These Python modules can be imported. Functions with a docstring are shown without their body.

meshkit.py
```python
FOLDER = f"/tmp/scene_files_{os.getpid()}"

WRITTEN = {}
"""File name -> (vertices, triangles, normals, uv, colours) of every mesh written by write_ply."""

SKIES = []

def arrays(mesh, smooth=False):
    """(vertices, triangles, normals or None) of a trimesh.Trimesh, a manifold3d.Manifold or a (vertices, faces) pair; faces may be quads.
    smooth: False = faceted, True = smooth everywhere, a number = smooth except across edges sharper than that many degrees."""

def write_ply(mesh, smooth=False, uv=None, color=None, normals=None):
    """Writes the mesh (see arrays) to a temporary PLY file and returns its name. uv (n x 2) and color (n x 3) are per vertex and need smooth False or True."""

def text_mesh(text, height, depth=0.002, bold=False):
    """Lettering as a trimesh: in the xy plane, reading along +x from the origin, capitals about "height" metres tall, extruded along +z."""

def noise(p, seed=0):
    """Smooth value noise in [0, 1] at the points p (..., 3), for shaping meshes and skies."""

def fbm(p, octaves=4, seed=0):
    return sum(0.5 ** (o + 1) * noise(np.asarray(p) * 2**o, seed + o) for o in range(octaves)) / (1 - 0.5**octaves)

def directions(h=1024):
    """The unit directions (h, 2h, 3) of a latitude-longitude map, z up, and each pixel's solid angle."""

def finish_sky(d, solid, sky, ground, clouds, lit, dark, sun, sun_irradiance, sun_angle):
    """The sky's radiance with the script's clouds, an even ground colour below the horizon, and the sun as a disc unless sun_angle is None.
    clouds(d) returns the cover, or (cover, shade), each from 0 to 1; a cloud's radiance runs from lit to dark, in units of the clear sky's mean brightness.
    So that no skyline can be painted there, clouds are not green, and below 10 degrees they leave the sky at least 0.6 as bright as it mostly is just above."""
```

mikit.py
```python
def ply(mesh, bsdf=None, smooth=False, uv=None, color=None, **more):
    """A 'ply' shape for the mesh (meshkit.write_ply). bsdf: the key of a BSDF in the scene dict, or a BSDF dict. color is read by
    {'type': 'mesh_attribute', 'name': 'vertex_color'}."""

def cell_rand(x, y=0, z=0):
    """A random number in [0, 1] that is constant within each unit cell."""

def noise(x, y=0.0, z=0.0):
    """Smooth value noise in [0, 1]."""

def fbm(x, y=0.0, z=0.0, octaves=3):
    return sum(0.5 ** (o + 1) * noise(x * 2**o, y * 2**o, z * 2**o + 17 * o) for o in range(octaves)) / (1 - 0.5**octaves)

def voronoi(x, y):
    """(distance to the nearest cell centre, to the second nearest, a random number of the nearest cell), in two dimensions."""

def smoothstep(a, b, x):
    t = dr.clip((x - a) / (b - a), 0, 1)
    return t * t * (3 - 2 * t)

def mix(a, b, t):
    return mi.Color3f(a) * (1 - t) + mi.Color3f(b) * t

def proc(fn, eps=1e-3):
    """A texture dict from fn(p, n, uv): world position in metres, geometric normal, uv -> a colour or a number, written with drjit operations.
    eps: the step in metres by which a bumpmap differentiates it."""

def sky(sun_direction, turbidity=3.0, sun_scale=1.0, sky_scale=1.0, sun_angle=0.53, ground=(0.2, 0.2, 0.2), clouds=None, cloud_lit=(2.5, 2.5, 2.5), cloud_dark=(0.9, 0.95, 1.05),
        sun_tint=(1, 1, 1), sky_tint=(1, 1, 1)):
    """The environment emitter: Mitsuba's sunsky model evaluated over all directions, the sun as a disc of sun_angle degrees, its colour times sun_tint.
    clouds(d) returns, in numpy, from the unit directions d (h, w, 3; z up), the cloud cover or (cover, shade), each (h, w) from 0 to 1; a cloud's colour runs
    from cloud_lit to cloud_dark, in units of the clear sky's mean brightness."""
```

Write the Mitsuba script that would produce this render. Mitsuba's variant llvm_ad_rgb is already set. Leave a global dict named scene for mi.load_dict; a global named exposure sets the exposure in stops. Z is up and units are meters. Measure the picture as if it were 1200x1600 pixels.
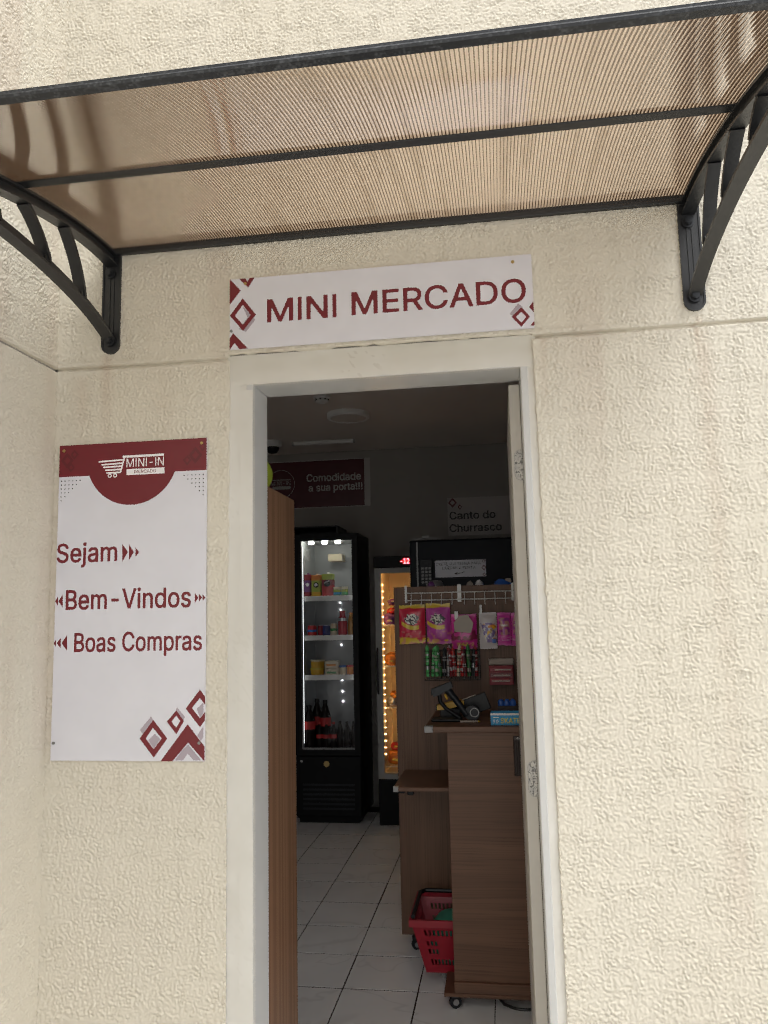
import math, random
import numpy as np, trimesh, drjit as dr, mitsuba as mi
import manifold3d as m3
from shapely.geometry import Polygon, LineString, Point, box as sbox
from shapely.ops import unary_union
import mikit, meshkit
from mikit import noise, fbm, smoothstep, mix, voronoi, cell_rand

T = mi.ScalarTransform4f
rng = np.random.default_rng(7)
random.seed(7)
scene, labels = {}, {}

# ------------------------------------------------------------------ camera, sky, exposure
CAM_D, CAM_H, YAW, PITCH, ROLL, FPX = 2.185, 1.55, 0.1454, 0.1292, -0.0223, 1237.0
_cy, _sy, _cp, _sp = math.cos(YAW), math.sin(YAW), math.cos(PITCH), math.sin(PITCH)
_f = np.array([-_sy * _cp, _cy * _cp, _sp]); _r = np.array([_cy, _sy, 0]); _u = np.cross(_r, _f)
_up = -math.sin(ROLL) * _r + math.cos(ROLL) * _u
CAM = np.array([0, -CAM_D, CAM_H])
scene['camera'] = {'type': 'perspective', 'to_world': T().look_at(origin=CAM.tolist(), target=(CAM + _f).tolist(), up=_up.tolist()),
                   'fov': math.degrees(2 * math.atan(600 / FPX)), 'fov_axis': 'x', 'near_clip': 0.05, 'far_clip': 500.0}
def overcast(d):                        # the standard overcast sky: the zenith three times as bright as the horizon
    return np.ones(d.shape[:2]), 1 - np.clip(d[..., 2], 0, 1)
scene['sky'] = mikit.sky([0.50, -0.44, 1.0], turbidity=3, sun_scale=0.15, sun_angle=26, sun_tint=(0.85, 1.0, 1.24), clouds=overcast,
                         cloud_lit=(2.5, 2.5, 2.5), cloud_dark=(1.60, 1.61, 1.63))
exposure = 3.12

# ------------------------------------------------------------------ materials
def rgb(*c):
    return {'type': 'rgb', 'value': [float(v) for v in c]}

def prin(name, color, rough=0.5, **kw):
    c = color if isinstance(color, dict) else rgb(*color)
    scene[name] = {'type': 'twosided', 'bsdf': {'type': 'principled', 'base_color': c, 'roughness': rough, **kw}}
    return name

def bumped(name, color, height_fn, rough=0.6, scale=1.0, eps=1e-3, **kw):
    c = color if isinstance(color, dict) else rgb(*color)
    scene[name] = {'type': 'twosided', 'bsdf': {'type': 'bumpmap', 'arbitrary': mikit.proc(height_fn, eps), 'scale': float(scale),
                                                 'bsdf': {'type': 'principled', 'base_color': c, 'roughness': rough, **kw}}}
    return name

def stucco_color(p, n, uv):
    u, v = p.x + 1.13 * p.y, p.z
    big = fbm(u * 1.7, v * 0.9, 2.0)
    drip = smoothstep(0.66, 0.86, noise(u * 11, v * 0.7, 8.0)) * smoothstep(0.45, 0.8, noise(u * 3, v * 2.2, 4.0))
    run = 0.0
    for x0, z0, w, k, ln in ((-1.165, 2.36, 0.020, 0.55, 0.42), (-1.245, 2.30, 0.03, 0.40, 0.42), (0.549, 2.352, 0.007, 0.75, 0.3), (0.560, 2.31, 0.022, 0.42, 1.7), (-0.98, 2.31, 0.03, 0.2, 0.42), (0.135, 2.33, 0.012, 0.5, 0.3)):
        q = (u - x0 - 0.010 * (noise(v * 14, x0 * 9, 1.0) - 0.5)) / w
        run = dr.maximum(run, k * dr.exp(-q * q) * smoothstep(z0, z0 - 0.02, v) * smoothstep(z0 - ln, z0 - 0.05, v) * (0.4 + 0.6 * noise(v * 26, u * 30, 3.0)))
    c = mix((0.602, 0.557, 0.462), (0.635, 0.600, 0.518), big)
    c = mix(c, mi.Color3f(0.50, 0.41, 0.34), 0.30 * drip)
    return mix(c, mi.Color3f(0.39, 0.265, 0.19), 0.62 * run)

prin('stucco', mikit.proc(stucco_color), 0.75, specular=0.3)

def surround_color(p, n, uv):
    g = fbm(p.x * 9, p.z * 9, 1.0)
    scr = smoothstep(0.72, 0.80, noise(p.x * 95 + 60 * p.z, p.z * 75, 3.0)) * smoothstep(0.52, 0.75, noise(p.x * 8, p.z * 8, 6.0)) * (0.25 + 0.75 * smoothstep(2.15, 2.25, p.z))
    top = smoothstep(2.20, 2.30, p.z)
    c = mix((0.63, 0.615, 0.575), (0.56, 0.54, 0.49), g)
    c = mix(c, mi.Color3f(0.44, 0.42, 0.34), 0.45 * top * fbm(p.x * 6, p.z * 14, 5.0))
    return mix(c, mi.Color3f(0.33, 0.29, 0.23), 0.22 * scr)

def surround_bump(p, n, uv):
    return 0.0016 * fbm(p.x * 22, p.z * 9, 1.0) + 0.0004 * noise(p.x * 160, p.z * 120, 2.0)

bumped('surround_paint', mikit.proc(surround_color), surround_bump, rough=0.38, specular=0.5)
prin('jamb_paint', (0.50, 0.50, 0.49), 0.30)
prin('door_paint', (0.46, 0.435, 0.39), 0.40)

def hinge_color(p, n, uv):
    a = noise(p.x * 380, p.z * 300, 1.0)
    b = noise(p.x * 150, p.z * 120, 4.0)
    return mix(mix((0.34, 0.335, 0.33), (0.56, 0.54, 0.50), b), mi.Color3f(0.05, 0.05, 0.05), 0.85 * smoothstep(0.60, 0.68, a))
prin('worn_hinge', mikit.proc(hinge_color), 0.45)

def bar_color(p, n, uv):
    d = fbm(p.x * 60, p.y * 90, p.z * 120)
    s = noise(p.x * 260, p.y * 260, p.z * 260)
    return mix((0.016, 0.018, 0.022), (0.085, 0.09, 0.10), smoothstep(0.45, 0.95, 0.55 * d + 0.45 * s))
prin('weathered_black', mikit.proc(bar_color), 0.42)
prin('black_aluminium', (0.014, 0.015, 0.017), 0.36, specular=0.55)
prin('black_bolt', (0.03, 0.032, 0.036), 0.28, metallic=0.5)
def skin_color(p, n, uv):                 # bronze sheet, with the dirt that gathers at the bars and faint run marks
    c = mix((0.565, 0.47, 0.378), (0.635, 0.535, 0.435), fbm(p.x * 5, p.y * 2.0, 3.0))
    a = noise(p.x * 34, p.y * 90, 5.0)
    mid = smoothstep(0.030, 0.0, dr.abs(p.y + 0.474)) * smoothstep(0.30, 0.62, a)
    end = smoothstep(-0.950, -0.985, p.y) * smoothstep(0.25, 0.6, noise(p.x * 22, p.y * 60, 8.0))
    run = smoothstep(0.68, 0.85, noise(p.x * 60, p.y * 2.4, 11.0)) * 0.30
    return mix(c, mi.Color3f(0.30, 0.21, 0.12), dr.clip(0.75 * mid + 0.6 * end + run, 0, 0.85))
scene['bronze_skin'] = {'type': 'principledthin', 'base_color': mikit.proc(skin_color), 'roughness': 0.5, 'diff_trans': 1.55, 'spec_trans': 0.0}
prin('bronze_rib', (0.27, 0.19, 0.135), 0.5)
scene['clear_skin'] = {'type': 'thindielectric', 'int_ior': 2.35, 'ext_ior': 1.0, 'specular_transmittance': rgb(0.86, 0.785, 0.69)}
scene['pane_glass'] = {'type': 'thindielectric', 'int_ior': 1.16, 'ext_ior': 1.0}

def sign_white(p, n, uv):
    return mix((0.62, 0.615, 0.66), (0.66, 0.655, 0.70), fbm(p.x * 14, p.z * 14, 2.0))
prin('sign_panel', mikit.proc(sign_white), 0.34, specular=0.4)
prin('sign_red', (0.145, 0.011, 0.018), 0.34)
prin('sign_red_dark', (0.105, 0.010, 0.015), 0.34)
prin('sign_grey', (0.36, 0.31, 0.35), 0.4)
prin('acrylic', (0.47, 0.445, 0.43), 0.3)
prin('print_white', (0.78, 0.75, 0.76), 0.4)
prin('print_black', (0.02, 0.018, 0.02), 0.45)
prin('dark_red_banner', (0.085, 0.010, 0.016), 0.4)
prin('brass', (0.42, 0.30, 0.12), 0.35, metallic=0.8)
prin('grey_screw', (0.25, 0.25, 0.25), 0.4, metallic=0.7)

def wood_fn(axis, c0, c1, c2):
    def fn(p, n, uv):
        s = (p.x * 1.0 + p.y * 1.0) if axis == 'v' else p.z
        l = p.z if axis == 'v' else p.x + p.y
        warp = 0.02 * (noise(s * 5, l * 1.3, 1.0) - 0.5) + 0.006 * (noise(s * 22, l * 3.5, 2.0) - 0.5)
        q = s + warp
        fine = noise(q * 260, l * 2.2, 3.0)
        band = noise(q * 46, l * 0.7, 6.0)
        streak = smoothstep(0.62, 0.9, noise(q * 420, l * 7.0, 9.0))
        c = mix(mix(c0, c1, band), mi.Color3f(*c2), 0.40 * smoothstep(0.45, 0.9, fine))
        return mix(c, mi.Color3f(*[0.5 * v for v in c2]), 0.22 * streak)
    return fn
prin('wood_upright', mikit.proc(wood_fn('v', (0.112, 0.053, 0.027), (0.150, 0.074, 0.038), (0.068, 0.031, 0.016))), 0.5)
prin('wood_level', mikit.proc(wood_fn('h', (0.112, 0.051, 0.027), (0.156, 0.074, 0.040), (0.068, 0.030, 0.016))), 0.5)

def cabinet_fn(p, n, uv):
    q = p.y + 0.004 * (noise(p.y * 30, p.z * 2.0, 2.0) - 0.5)
    wide = noise(q * 62, p.z * 0.25, 1.0)
    fine = noise(q * 340, p.z * 1.2, 3.0)
    c = mix((0.172, 0.092, 0.054), (0.215, 0.118, 0.070), smoothstep(0.2, 0.8, wide))
    return mix(c, mi.Color3f(0.16, 0.085, 0.045), 0.40 * smoothstep(0.5, 0.85, fine))
prin('cabinet_wood', mikit.proc(cabinet_fn), 0.42)
prin('wood_edge', (0.30, 0.20, 0.13), 0.5)

def tile_color(p, n, uv):
    v = fbm(p.x * 5 + 3 * noise(p.x * 3, p.y * 3, 1.0), p.y * 5, 4.0)
    vein = smoothstep(0.06, 0.0, dr.abs(noise(p.x * 4.3 + 2.0 * v, p.y * 6.1 + 1.3 * v, 7.0) - 0.5))
    return mix(mix((0.68, 0.675, 0.665), (0.76, 0.755, 0.745), v), mi.Color3f(0.50, 0.49, 0.48), 0.35 * vein)
prin('tile', mikit.proc(tile_color), 0.45, specular=0.35)
prin('grout', (0.030, 0.024, 0.020), 0.9)
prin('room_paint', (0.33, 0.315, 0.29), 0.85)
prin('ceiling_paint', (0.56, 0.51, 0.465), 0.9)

def ground_color(p, n, uv):
    return mix((0.40, 0.39, 0.37), (0.48, 0.47, 0.45), fbm(p.x * 3, p.y * 3, 1.0))
prin('concrete', mikit.proc(ground_color), 0.9)

prin('fridge_black', (0.0035, 0.0038, 0.0045), 0.42, specular=0.18)
prin('fridge_navy', (0.0035, 0.0055, 0.009), 0.42, specular=0.18)
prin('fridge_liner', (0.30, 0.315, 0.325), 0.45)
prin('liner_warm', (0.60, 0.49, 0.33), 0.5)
prin('fridge_frame', (0.34, 0.34, 0.33), 0.4)
prin('white_plastic', (0.72, 0.72, 0.70), 0.35)
prin('grey_plastic', (0.30, 0.30, 0.30), 0.4)
prin('black_plastic', (0.007, 0.0075, 0.009), 0.38, specular=0.3)
prin('satin_black', (0.012, 0.014, 0.018), 0.42, specular=0.35)
prin('chrome', (0.55, 0.55, 0.55), 0.25, metallic=0.9)
prin('white_wire', (0.62, 0.60, 0.57), 0.35)
prin('black_wire', (0.012, 0.012, 0.012), 0.4)
prin('yellow', (0.62, 0.36, 0.03), 0.4)
prin('lime', (0.36, 0.44, 0.05), 0.35)
prin('green', (0.035, 0.20, 0.05), 0.35)
prin('bright_green', (0.08, 0.42, 0.12), 0.3)
prin('red', (0.50, 0.025, 0.025), 0.35)
prin('basket_red', (0.29, 0.007, 0.020), 0.38)
prin('dark_red', (0.26, 0.015, 0.025), 0.4)
prin('orange', (0.62, 0.20, 0.03), 0.35)
prin('pink', (0.62, 0.06, 0.33), 0.28)
prin('magenta', (0.42, 0.05, 0.34), 0.28)
prin('purple', (0.17, 0.05, 0.20), 0.3)
prin('blue', (0.03, 0.12, 0.45), 0.35)
prin('box_blue', (0.02, 0.27, 0.52), 0.4)
prin('navy', (0.02, 0.03, 0.16), 0.35)
prin('teal', (0.05, 0.25, 0.17), 0.5)
prin('cream', (0.62, 0.54, 0.38), 0.4)
prin('lemon', (0.55, 0.48, 0.07), 0.35)
prin('cola', (0.006, 0.003, 0.003), 0.35, specular=0.15)
prin('juice_red', (0.40, 0.02, 0.035), 0.18)
prin('amber', (0.36, 0.17, 0.03), 0.18)
prin('silver', (0.50, 0.50, 0.52), 0.25, metallic=0.85)
prin('card_beige', (0.42, 0.36, 0.31), 0.6)
prin('ribbed_brown', (0.035, 0.020, 0.016), 0.35)

def bag_fn(p, n, uv):
    x, z = p.x, p.z
    wob = 0.006 * (noise(x * 60, z * 60, 2.0) - 0.5)
    red, mag, pnk, wht = (0.56, 0.022, 0.055), (0.44, 0.055, 0.30), (0.56, 0.03, 0.26), (0.55, 0.50, 0.50)
    c = mix(red, mag, smoothstep(-0.374, -0.371, x))
    c = mix(c, mi.Color3f(*pnk), smoothstep(-0.252, -0.250, x))
    c = mix(c, mi.Color3f(*wht), smoothstep(-0.122, -0.120, x))
    two = smoothstep(-0.24, -0.25, x)                                   # the two big bags: yellow ends, splash, banner
    lo = smoothstep(1.438, 1.428, z + wob + 0.03 * (x + 0.3))
    hi = smoothstep(1.576, 1.582, z + wob)
    c = mix(c, mi.Color3f(0.62, 0.42, 0.03), two * dr.maximum(hi, lo * smoothstep(0.35, 0.5, noise(x * 40, z * 90, 3.0))))
    cx = dr.select(x < -0.373, -0.440, -0.315)
    dx, dz = (x - cx) / 0.036, (z - 1.525) / 0.026
    r = dr.sqrt(dx * dx + dz * dz) + 0.5 * (noise(x * 120, z * 120, 5.0) - 0.5)
    inner = noise(x * 190 + 60 * z, z * 150, 8.0)
    splash = mix((0.02, 0.02, 0.02), (0.65, 0.62, 0.55), smoothstep(0.52, 0.60, inner))
    c = mix(c, splash, two * smoothstep(1.0, 0.85, r))
    by = z - 1.485 - 7.0 * (x - cx) * (x - cx) + 0.15 * (x - cx)
    c = mix(c, mi.Color3f(0.66, 0.46, 0.04), two * smoothstep(0.011, 0.009, dr.abs(by)) * smoothstep(0.044, 0.040, dr.abs(x - cx + 0.008)))
    c = mix(c, mi.Color3f(0.60, 0.20, 0.18), two * 0.7 * smoothstep(0.55, 0.65, noise(x * 90, z * 90, 12.0)) * smoothstep(1.472, 1.465, z))
    w4 = smoothstep(-0.118, -0.116, x)                                  # white bag: coloured marks
    q = noise(x * 85, z * 85, 15.0)
    mark = smoothstep(0.60, 0.66, q) * smoothstep(0.05, 0.035, dr.abs(z - 1.455)) * smoothstep(0.033, 0.028, dr.abs(x + 0.066))
    mc = mix((0.10, 0.05, 0.25), (0.65, 0.22, 0.03), smoothstep(0.4, 0.6, noise(x * 40, z * 40, 18.0)))
    c = mix(c, mc, w4 * mark)
    panel = smoothstep(0.028, 0.026, dr.abs((x + 0.066) + 0.35 * (z - 1.45))) * smoothstep(0.048, 0.045, dr.abs(z - 1.455))
    c = mix(c, mi.Color3f(0.13, 0.06, 0.30), w4 * panel * 0.8 * smoothstep(0.40, 0.48, noise(x * 110, z * 70, 25.0)))
    dia = (z - 1.462) - 0.9 * (x + 0.066)
    c = mix(c, mi.Color3f(0.68, 0.40, 0.03), w4 * smoothstep(0.010, 0.008, dr.abs(dia)) * smoothstep(0.026, 0.023, dr.abs(x + 0.064)) * smoothstep(0.42, 0.5, noise(x * 260 + z * 90, z * 90, 26.0)))
    c = mix(c, mi.Color3f(0.10, 0.20, 0.50), w4 * smoothstep(0.009, 0.008, dr.abs(x + 0.048)) * smoothstep(0.010, 0.009, dr.abs(z - 1.415)))
    w5 = smoothstep(-0.032, -0.031, x)                                  # twin pack: pink, darker windows with faces of print
    c = mix(c, mi.Color3f(0.60, 0.045, 0.34), w5)
    for cx5 in (0.002, 0.068):
        win = smoothstep(0.026, 0.024, dr.abs(x - cx5)) * smoothstep(0.042, 0.040, dr.abs(z - 1.483))
        inside = mix((0.34, 0.04, 0.26), (0.50, 0.20, 0.20), smoothstep(0.45, 0.6, noise(x * 95, z * 80, 31.0)))
        c = mix(c, inside, w5 * win)
        lip = smoothstep(0.005, 0.003, dr.abs(z - 1.487 - 9 * (x - cx5) * (x - cx5))) * smoothstep(0.018, 0.016, dr.abs(x - cx5))
        c = mix(c, mi.Color3f(0.62, 0.52, 0.52), w5 * lip)
    c = mix(c, mi.Color3f(0.66, 0.30, 0.50), w5 * smoothstep(0.50, 0.58, noise(x * 120, z * 260, 33.0)) * smoothstep(0.012, 0.008, dr.abs(z - 1.425)))
    w3 = smoothstep(-0.252, -0.250, x) * smoothstep(-0.120, -0.122, x)  # pink bag: dark sweets low in it, a line of print
    c = mix(c, mi.Color3f(0.22, 0.015, 0.06), w3 * smoothstep(0.46, 0.56, noise(x * 70, z * 60, 36.0)) * smoothstep(1.475, 1.460, z) * smoothstep(1.415, 1.425, z))
    return mix(c, mi.Color3f(0.62, 0.40, 0.10), w3 * smoothstep(0.48, 0.56, noise(x * 170, z * 240, 38.0)) * smoothstep(0.010, 0.007, dr.abs(z - 1.402)) * smoothstep(0.042, 0.036, dr.abs(x + 0.185)))
prin('bag_film', mikit.proc(bag_fn), 0.22, clearcoat=0.5)

def emit(r, g, b):
    return {'type': 'area', 'radiance': rgb(r, g, b)}

# ------------------------------------------------------------------ helpers
def key_for(key):
    if key not in scene and key not in labels:
        return key
    k = 1
    while f'{key}_{k:03d}' in scene or f'{key}_{k:03d}' in labels:
        k += 1
    return f'{key}_{k:03d}'

def thing(name, label, category, group=None):
    k = key_for(name)
    labels[k] = {'label': label, 'category': category}
    if group:
        labels[k]['group'] = group
    return k

def put(key, mesh, bsdf, smooth=False, label=None, kind=None, emitter=None, **kw):
    k = key if key in labels and key not in scene else key_for(key)
    if isinstance(mesh, (list, tuple)) and not isinstance(mesh[0], np.ndarray):
        mesh = trimesh.util.concatenate([m if isinstance(m, trimesh.Trimesh) else tm(m) for m in mesh])
    d = mikit.ply(mesh, bsdf, smooth=smooth, **kw)
    if emitter:
        d['emitter'] = emitter
    scene[k] = d
    if label or kind:
        labels.setdefault(k, {})
        if label: labels[k]['label'] = label
        if kind: labels[k]['kind'] = kind
    return k

def tm(m):
    q = m.to_mesh()
    return trimesh.Trimesh(q.vert_properties[:, :3], q.tri_verts, process=False)

def box(x0, x1, y0, y1, z0, z1):
    m = trimesh.creation.box(extents=[x1 - x0, y1 - y0, z1 - z0])
    m.apply_translation([(x0 + x1) / 2, (y0 + y1) / 2, (z0 + z1) / 2])
    return m

def rbox(x0, x1, y0, y1, z0, z1, r=0.004, seg=2):
    """box with chamfered (seg=1) or rounded edges"""
    r = min(r, (x1 - x0) * .45, (y1 - y0) * .45, (z1 - z0) * .45)
    pts = []
    for sx, cx in ((-1, x0 + r), (1, x1 - r)):
        for sy, cy in ((-1, y0 + r), (1, y1 - r)):
            for sz, cz in ((-1, z0 + r), (1, z1 - r)):
                for a in range(seg + 1):
                    for b in range(seg + 1):
                        t, f = a / seg * math.pi / 2, b / seg * math.pi / 2
                        pts.append((cx + sx * r * math.cos(t) * math.cos(f), cy + sy * r * math.sin(t) * math.cos(f), cz + sz * r * math.sin(f)))
    return tm(m3.Manifold.hull_points(np.array(pts)))

def cyl(p0, p1, r, n=16, r1=None):
    p0, p1 = np.asarray(p0, float), np.asarray(p1, float)
    L = np.linalg.norm(p1 - p0)
    m = tm(m3.Manifold.cylinder(L, r, r if r1 is None else r1, n))
    m.apply_transform(trimesh.geometry.align_vectors([0, 0, 1], (p1 - p0) / L)); m.apply_translation(p0)
    return m

def tube(pts, r, n=6):
    p = np.asarray(pts, float)
    t = np.gradient(p, axis=0); t /= np.linalg.norm(t, axis=1, keepdims=True)
    ref = np.array([0, 0, 1.0]) if abs(t[:, 2]).max() < .95 else np.array([0.3, 1.0, 0.1])
    a = np.cross(t, ref); a /= np.linalg.norm(a, axis=1, keepdims=True)
    b = np.cross(t, a)
    g = np.arange(n) * 2 * np.pi / n
    v = (p[:, None] + r * (np.cos(g)[None, :, None] * a[:, None] + np.sin(g)[None, :, None] * b[:, None])).reshape(-1, 3)
    f = []
    for i in range(len(p) - 1):
        for j in range(n):
            q = [i * n + j, i * n + (j + 1) % n, (i + 1) * n + (j + 1) % n, (i + 1) * n + j]
            f += [[q[0], q[2], q[1]], [q[0], q[3], q[2]]]
    for k in range(1, n - 1):
        f += [[0, k, k + 1], [(len(p) - 1) * n, (len(p) - 1) * n + k + 1, (len(p) - 1) * n + k]]
    m = trimesh.Trimesh(v, f, process=False)
    if m.volume < 0: m.invert()
    return m

def lathe(profile, cx, cy, cz, n=20):
    m = trimesh.creation.revolve(np.array(profile, float), sections=n)
    if m.volume < 0: m.invert()
    m.apply_translation([cx, cy, cz])
    return m

def extr(poly, d):
    gs = [g for g in getattr(poly, 'geoms', [poly]) if g.area > 1e-9]
    return trimesh.util.concatenate([trimesh.creation.extrude_polygon(g, d, engine='earcut') for g in gs])

WALLM = np.array([[1, 0, 0, 0], [0, 0, -1, 0], [0, 1, 0, 0], [0, 0, 0, 1.0]])   # x,y of a drawing -> x,z of the wall, thickness towards -y
def plate(poly, y, d):
    """a polygon in (x, z) with thickness d, its back at y"""
    if not hasattr(poly, 'area'):
        poly = Polygon(poly)
    m = extr(poly, d); m.apply_transform(WALLM); m.apply_translation([0, y, 0])
    return m

def prof_x(poly, x0, x1):
    """a polygon in (y, z) extruded from x0 to x1"""
    m = extr(poly, x1 - x0)
    m.apply_transform(np.array([[0, 0, 1, 0], [1, 0, 0, 0], [0, 1, 0, 0], [0, 0, 0, 1.0]])); m.apply_translation([x0, 0, 0])
    return m

def words(text, x0, x1, zb, cap, y, d=0.0006, bold=True, thin=0.0):
    """lettering on a wall; thin: the part of the capital height taken off each side of the strokes"""
    m = meshkit.text_mesh(text, 1.0, .02, bold)
    low = m.vertices[m.faces][:, :, 2].max(1) < 1e-6
    g = unary_union([Polygon(t[:, :2]).buffer(1e-5) for t in m.vertices[m.faces[low]] if abs(np.cross(t[1, :2] - t[0, :2], t[2, :2] - t[0, :2])) > 1e-12])
    g = g.buffer(.009, 6).buffer(-.018 - thin, 6).buffer(.009, 6).simplify(.0025)
    glyphs, chars = sorted(getattr(g, 'geoms', [g]), key=lambda q: q.centroid.x), text.replace(' ', '')
    if text == text.upper() and len(glyphs) == len(chars):          # plain upright I, without the slab ends this font gives it
        from shapely import affinity
        out, shift = [], 0.0
        for ch, q in zip(chars, glyphs):
            x_0, y_0, x_1, y_1 = q.bounds
            if ch == 'I':
                w_ = (.172 if bold else .122) - 2 * thin
                cut = .72 * ((x_1 - x_0) - w_)
                q = sbox((x_0 + x_1 - w_) / 2, y_0, (x_0 + x_1 + w_) / 2, y_1)
                out.append(affinity.translate(q, -shift - cut / 2)); shift += cut
            else:
                out.append(affinity.translate(q, -shift))
        g = unary_union(out)
    b = g.bounds
    m = extr(g, d / cap)
    m.apply_translation([-b[0], 0, 0]); m.apply_scale([(x1 - x0) / (b[2] - b[0]), cap, cap])
    m.apply_transform(WALLM); m.apply_translation([x0, y, zb])
    return m

def ring(outer, inner):
    return Polygon(outer).difference(Polygon(inner))

def pillow(x0, x1, z0, z1, y, bulge, nx=14, nz=18, wrinkle=0.004, seed=0, tilt=0.0):
    """a sealed bag hanging in the x-z plane: flat seals at top and bottom, full in the middle"""
    vs = []
    for side in (-1, 1):
        for j in range(nz + 1):
            for i in range(nx + 1):
                s, t = i / nx, j / nz
                e = max(0, (4 * s * (1 - s))) ** .55 * np.clip((t - .07) / .25, 0, 1) ** .6 * np.clip((.93 - t) / .3, 0, 1) ** .6
                w = meshkit.noise(np.array([s * 5, t * 6, seed * 3.1 + side])) - .5
                xx = x0 + (x1 - x0) * (s + (0.5 - s) * .06 * e) + tilt * (t - .5)
                zz = z0 + (z1 - z0) * t + .006 * (meshkit.noise(np.array([s * 3, seed * 7.0, 1.0])) - .5)
                vs.append((xx, y + side * (bulge * e + .0006) + wrinkle * w * (.3 + e), zz))
    f, n1 = [], (nx + 1) * (nz + 1)
    for side in (0, 1):
        for j in range(nz):
            for i in range(nx):
                a = side * n1 + j * (nx + 1) + i
                q = [a, a + 1, a + nx + 2, a + nx + 1]
                f += [[q[0], q[1], q[2]], [q[0], q[2], q[3]]] if side == 0 else [[q[0], q[2], q[1]], [q[0], q[3], q[2]]]
    edge = [j * (nx + 1) for j in range(nz + 1)] + [nz * (nx + 1) + i for i in range(1, nx + 1)] + [j * (nx + 1) + nx for j in range(nz - 1, -1, -1)] + list(range(nx - 1, 0, -1))
    for k in range(len(edge)):
        a, b = edge[k], edge[(k + 1) % len(edge)]
        f += [[a, b, b + n1], [a, b + n1, a + n1]]
    return trimesh.Trimesh(np.array(vs), f, process=False)

def lump(cx, cy, cz, rx, ry, rz, seed, amp=.25):
    """crumpled packet: an icosphere pushed about by noise, flat underneath"""
    m = trimesh.creation.icosphere(subdivisions=3)
    v = m.vertices
    nn = meshkit.fbm(v * 1.9 + seed * 5.3, 3, seed) - .5
    v = v * (1 + 2 * amp * nn)[:, None]
    v = np.sign(v) * np.abs(v) ** .8 * [rx, ry, rz]
    v[:, 2] = np.maximum(v[:, 2], -rz * .75) + rz * .75
    return trimesh.Trimesh(v + [cx, cy, cz], m.faces, process=False)

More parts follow.
